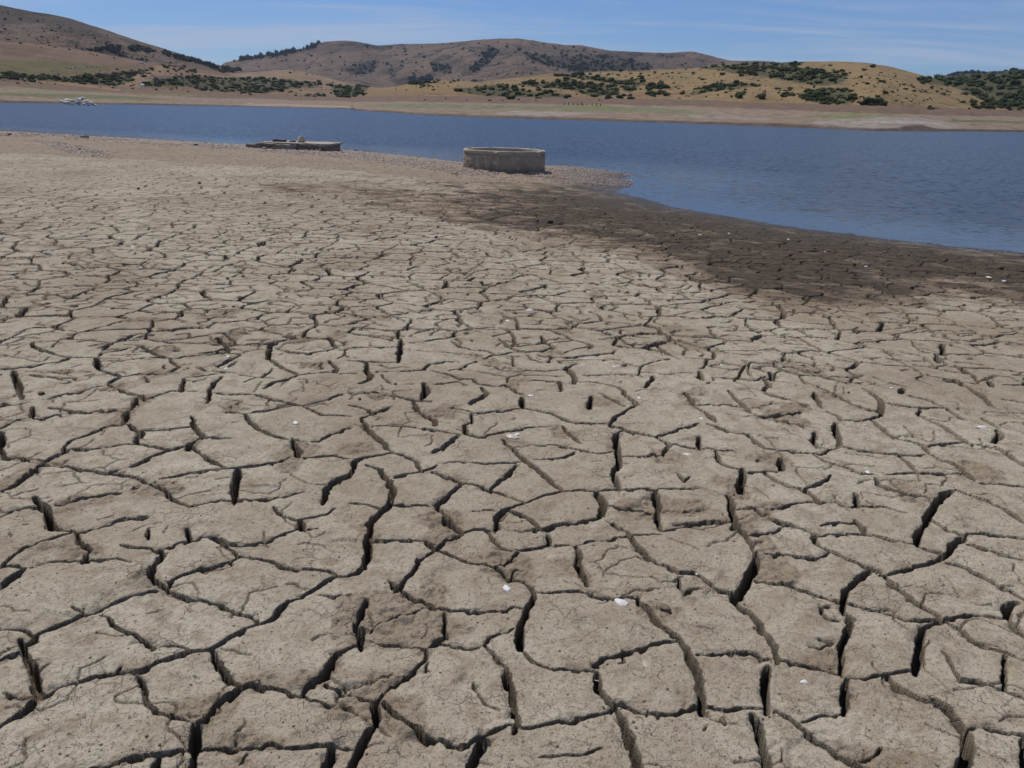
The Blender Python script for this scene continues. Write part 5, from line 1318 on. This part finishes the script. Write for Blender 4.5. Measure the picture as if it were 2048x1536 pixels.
# crumbs of dry mud, twiggy debris, sprouts (nobody could count them)
def scatter(n, y0, y1, smin, smax, name, m, lab, cat, shp='crumb', xr=(-150, 2200), pw=2.2):
    xs = RNG.uniform(*xr, n); ys = y0 + (y1 - y0) * RNG.random(n); gx2, gy2, _ = ground_pt(xs, ys); ok = (crack_at(gx2, gy2) > 0.006) & (shore_sd(gx2, gy2) > 0.3)
    gx2 = gx2[ok]; gy2 = gy2[ok]; hz = gz(gx2, gy2); V = []; Fc = []; k = 0
    for i in range(len(gx2)):
        s = smin + (smax - smin) * RNG.random() ** pw; a = RNG.uniform(0, 6.28); c, s_ = math.cos(a), math.sin(a)
        if shp == 'crumb': v = PB[i % 5]; f = IF1; up = 0.2
        elif shp == 'twig': v = np.array([(-1, -.06, 0), (1, -.03, .12), (1, .05, .12), (-1, .06, 0), (0, -.05, .28), (0, .05, .28)]); f = np.array([(0, 4, 5), (0, 5, 3), (4, 1, 2), (4, 2, 5)]); up = 0.12
        else:
            v = np.array([(0, 0, 0), (.5, .15, .55), (.9, 0, .5), (.5, -.15, .55), (-.4, .18, .5), (-.8, .05, .6), (-.45, -.12, .5), (0, .5, .6), (.12, .25, .4)]); f = np.array([(0, 1, 2), (0, 2, 3), (0, 4, 5), (0, 5, 6), (0, 8, 7)]); up = 0
        q = np.stack([v[:, 0] * c - v[:, 1] * s_, v[:, 0] * s_ + v[:, 1] * c, v[:, 2]], 1) * s + [gx2[i], gy2[i], hz[i] + s * up]
        V.append(q); Fc.append(f + k); k += len(v)
    tag(mesh_np(name, np.concatenate(V), np.concatenate(Fc), m, smooth=False), lab, cat, None, 'stuff')
m_twig = mat('plant_debris', (0.085, 0.062, 0.042), 0.95)[0]; m_spr = mat('sprout_green', (0.09, 0.15, 0.035), 0.7)[0]
scatter(2600, 560, 1600, 0.0012, 0.006, 'crumbs', m_clod, 'tiny crumbs of dry mud strewn over the plates', 'mud crumbs', pw=3)
scatter(900, 345, 640, 0.006, 0.028, 'rubble', m_clod, 'small mud lumps strewn over the far field', 'mud lumps', pw=3.5)
scatter(24000, 620, 1600, 0.003, 0.010, 'plant_debris', m_twig, 'dark flecks of dry plant debris over the mud plates', 'debris', 'twig')
scatter(1500, 900, 1600, 0.003, 0.006, 'sprouts', m_spr, 'tiny green sprouts dotting the foreground plates', 'sprouts', 'sprout')

# ------------------------------------------------------------------ posts and a shed across the water
m_post = mat('weathered_wood', (0.06, 0.045, 0.035), 0.9)[0]
for i, px in enumerate([1129, 1137, 1146, 1155, 1163, 1166, 1174, 1184, 1193, 1201]):
    h = hit(px, 210 + i * 0.15)
    if not h: continue
    s = h[1] / F; hgt = rnd.uniform(3.0, 5.0) * s; w_ = 0.6 * s
    v = [(a * w_ * k, b_ * w_ * k, zz) for zz, k in ((-0.3, 1), (hgt * .5, .92), (hgt, .8)) for a, b_ in ((-1, -1), (1, -1), (1, 1), (-1, 1))]
    f = grid_faces(3, 4, True).tolist() + [[8, 9, 10, 11]]
    me = bpy.data.meshes.new('post'); me.from_pydata(v, [], f); me.materials.append(m_post)
    place(me, 'post', h[0].x, h[0].y, h[0].z, 1.0, ('leftmost', 'second', 'third', 'fourth', 'fifth', 'sixth', 'seventh', 'eighth', 'ninth', 'rightmost')[i] + ' thin dark post of the row on the far green shore', 'post', 'old posts in a row on the far shore', rz=rnd.uniform(0, 1), rx=rnd.uniform(-.1, .1))
h = hit(285, 173)
if h:
    sh = bpy.data.objects.new('shed', None); COL.objects.link(sh); sh.location = h[0]; tag(sh, 'tiny white boxy shed among the shrubs on the left shore', 'shed')
    s = h[1] / F; mwh = mat('white_paint', (0.8, 0.8, 0.78), 0.6)[0]; mrf = mat('grey_roof', (0.45, 0.45, 0.46), 0.6)[0]
    v = np.array([(x_, y_, z_) for z_ in (-1, 3.2) for x_, y_ in ((-3, -2), (3, -2), (3, 2), (-3, 2))]) * s
    mesh_np('wall', v, np.array([(0, 1, 5, 4), (1, 2, 6, 5), (2, 3, 7, 6), (3, 0, 4, 7)]), mwh, smooth=False, parent=sh)
    v = np.array([(-3.3, -2.3, 3.1), (3.3, -2.3, 3.1), (3.3, 2.3, 3.1), (-3.3, 2.3, 3.1), (-3.3, 0, 4.2), (3.3, 0, 4.2)]) * s
    me = bpy.data.meshes.new('roof'); me.from_pydata(v.tolist(), [], [(0, 1, 5, 4), (2, 3, 4, 5), (1, 2, 5), (3, 0, 4), (0, 3, 2, 1)]); me.materials.append(mrf); o = bpy.data.objects.new('roof', me); COL.objects.link(o); o.parent = sh

# ------------------------------------------------------------------ haze
if HAZE:
    hv = [(-4500, -400, -12), (4500, -400, -12), (4500, 4600, -12), (-4500, 4600, -12), (-4500, -400, 420), (4500, -400, 420), (4500, 4600, 420), (-4500, 4600, 420)]
    me = bpy.data.meshes.new('haze'); me.from_pydata(hv, [], [(0, 3, 2, 1), (4, 5, 6, 7), (0, 1, 5, 4), (1, 2, 6, 5), (2, 3, 7, 6), (3, 0, 4, 7)])
    mh = bpy.data.materials.new('haze'); mh.use_nodes = True; t = mh.node_tree; t.nodes.clear()
    oo = N(t, 'ShaderNodeOutputMaterial'); pv = N(t, 'ShaderNodeVolumePrincipled'); pv.inputs['Density'].default_value = HAZE
    pv.inputs['Color'].default_value = (0.62, 0.72, 0.95, 1); pv.inputs['Anisotropy'].default_value = 0.2
    t.links.new(pv.outputs[0], oo.inputs['Volume']); me.materials.append(mh)
    o = bpy.data.objects.new('haze', me); COL.objects.link(o); tag(o, 'thin blue haze over the distant mountains', 'haze', None, 'stuff')
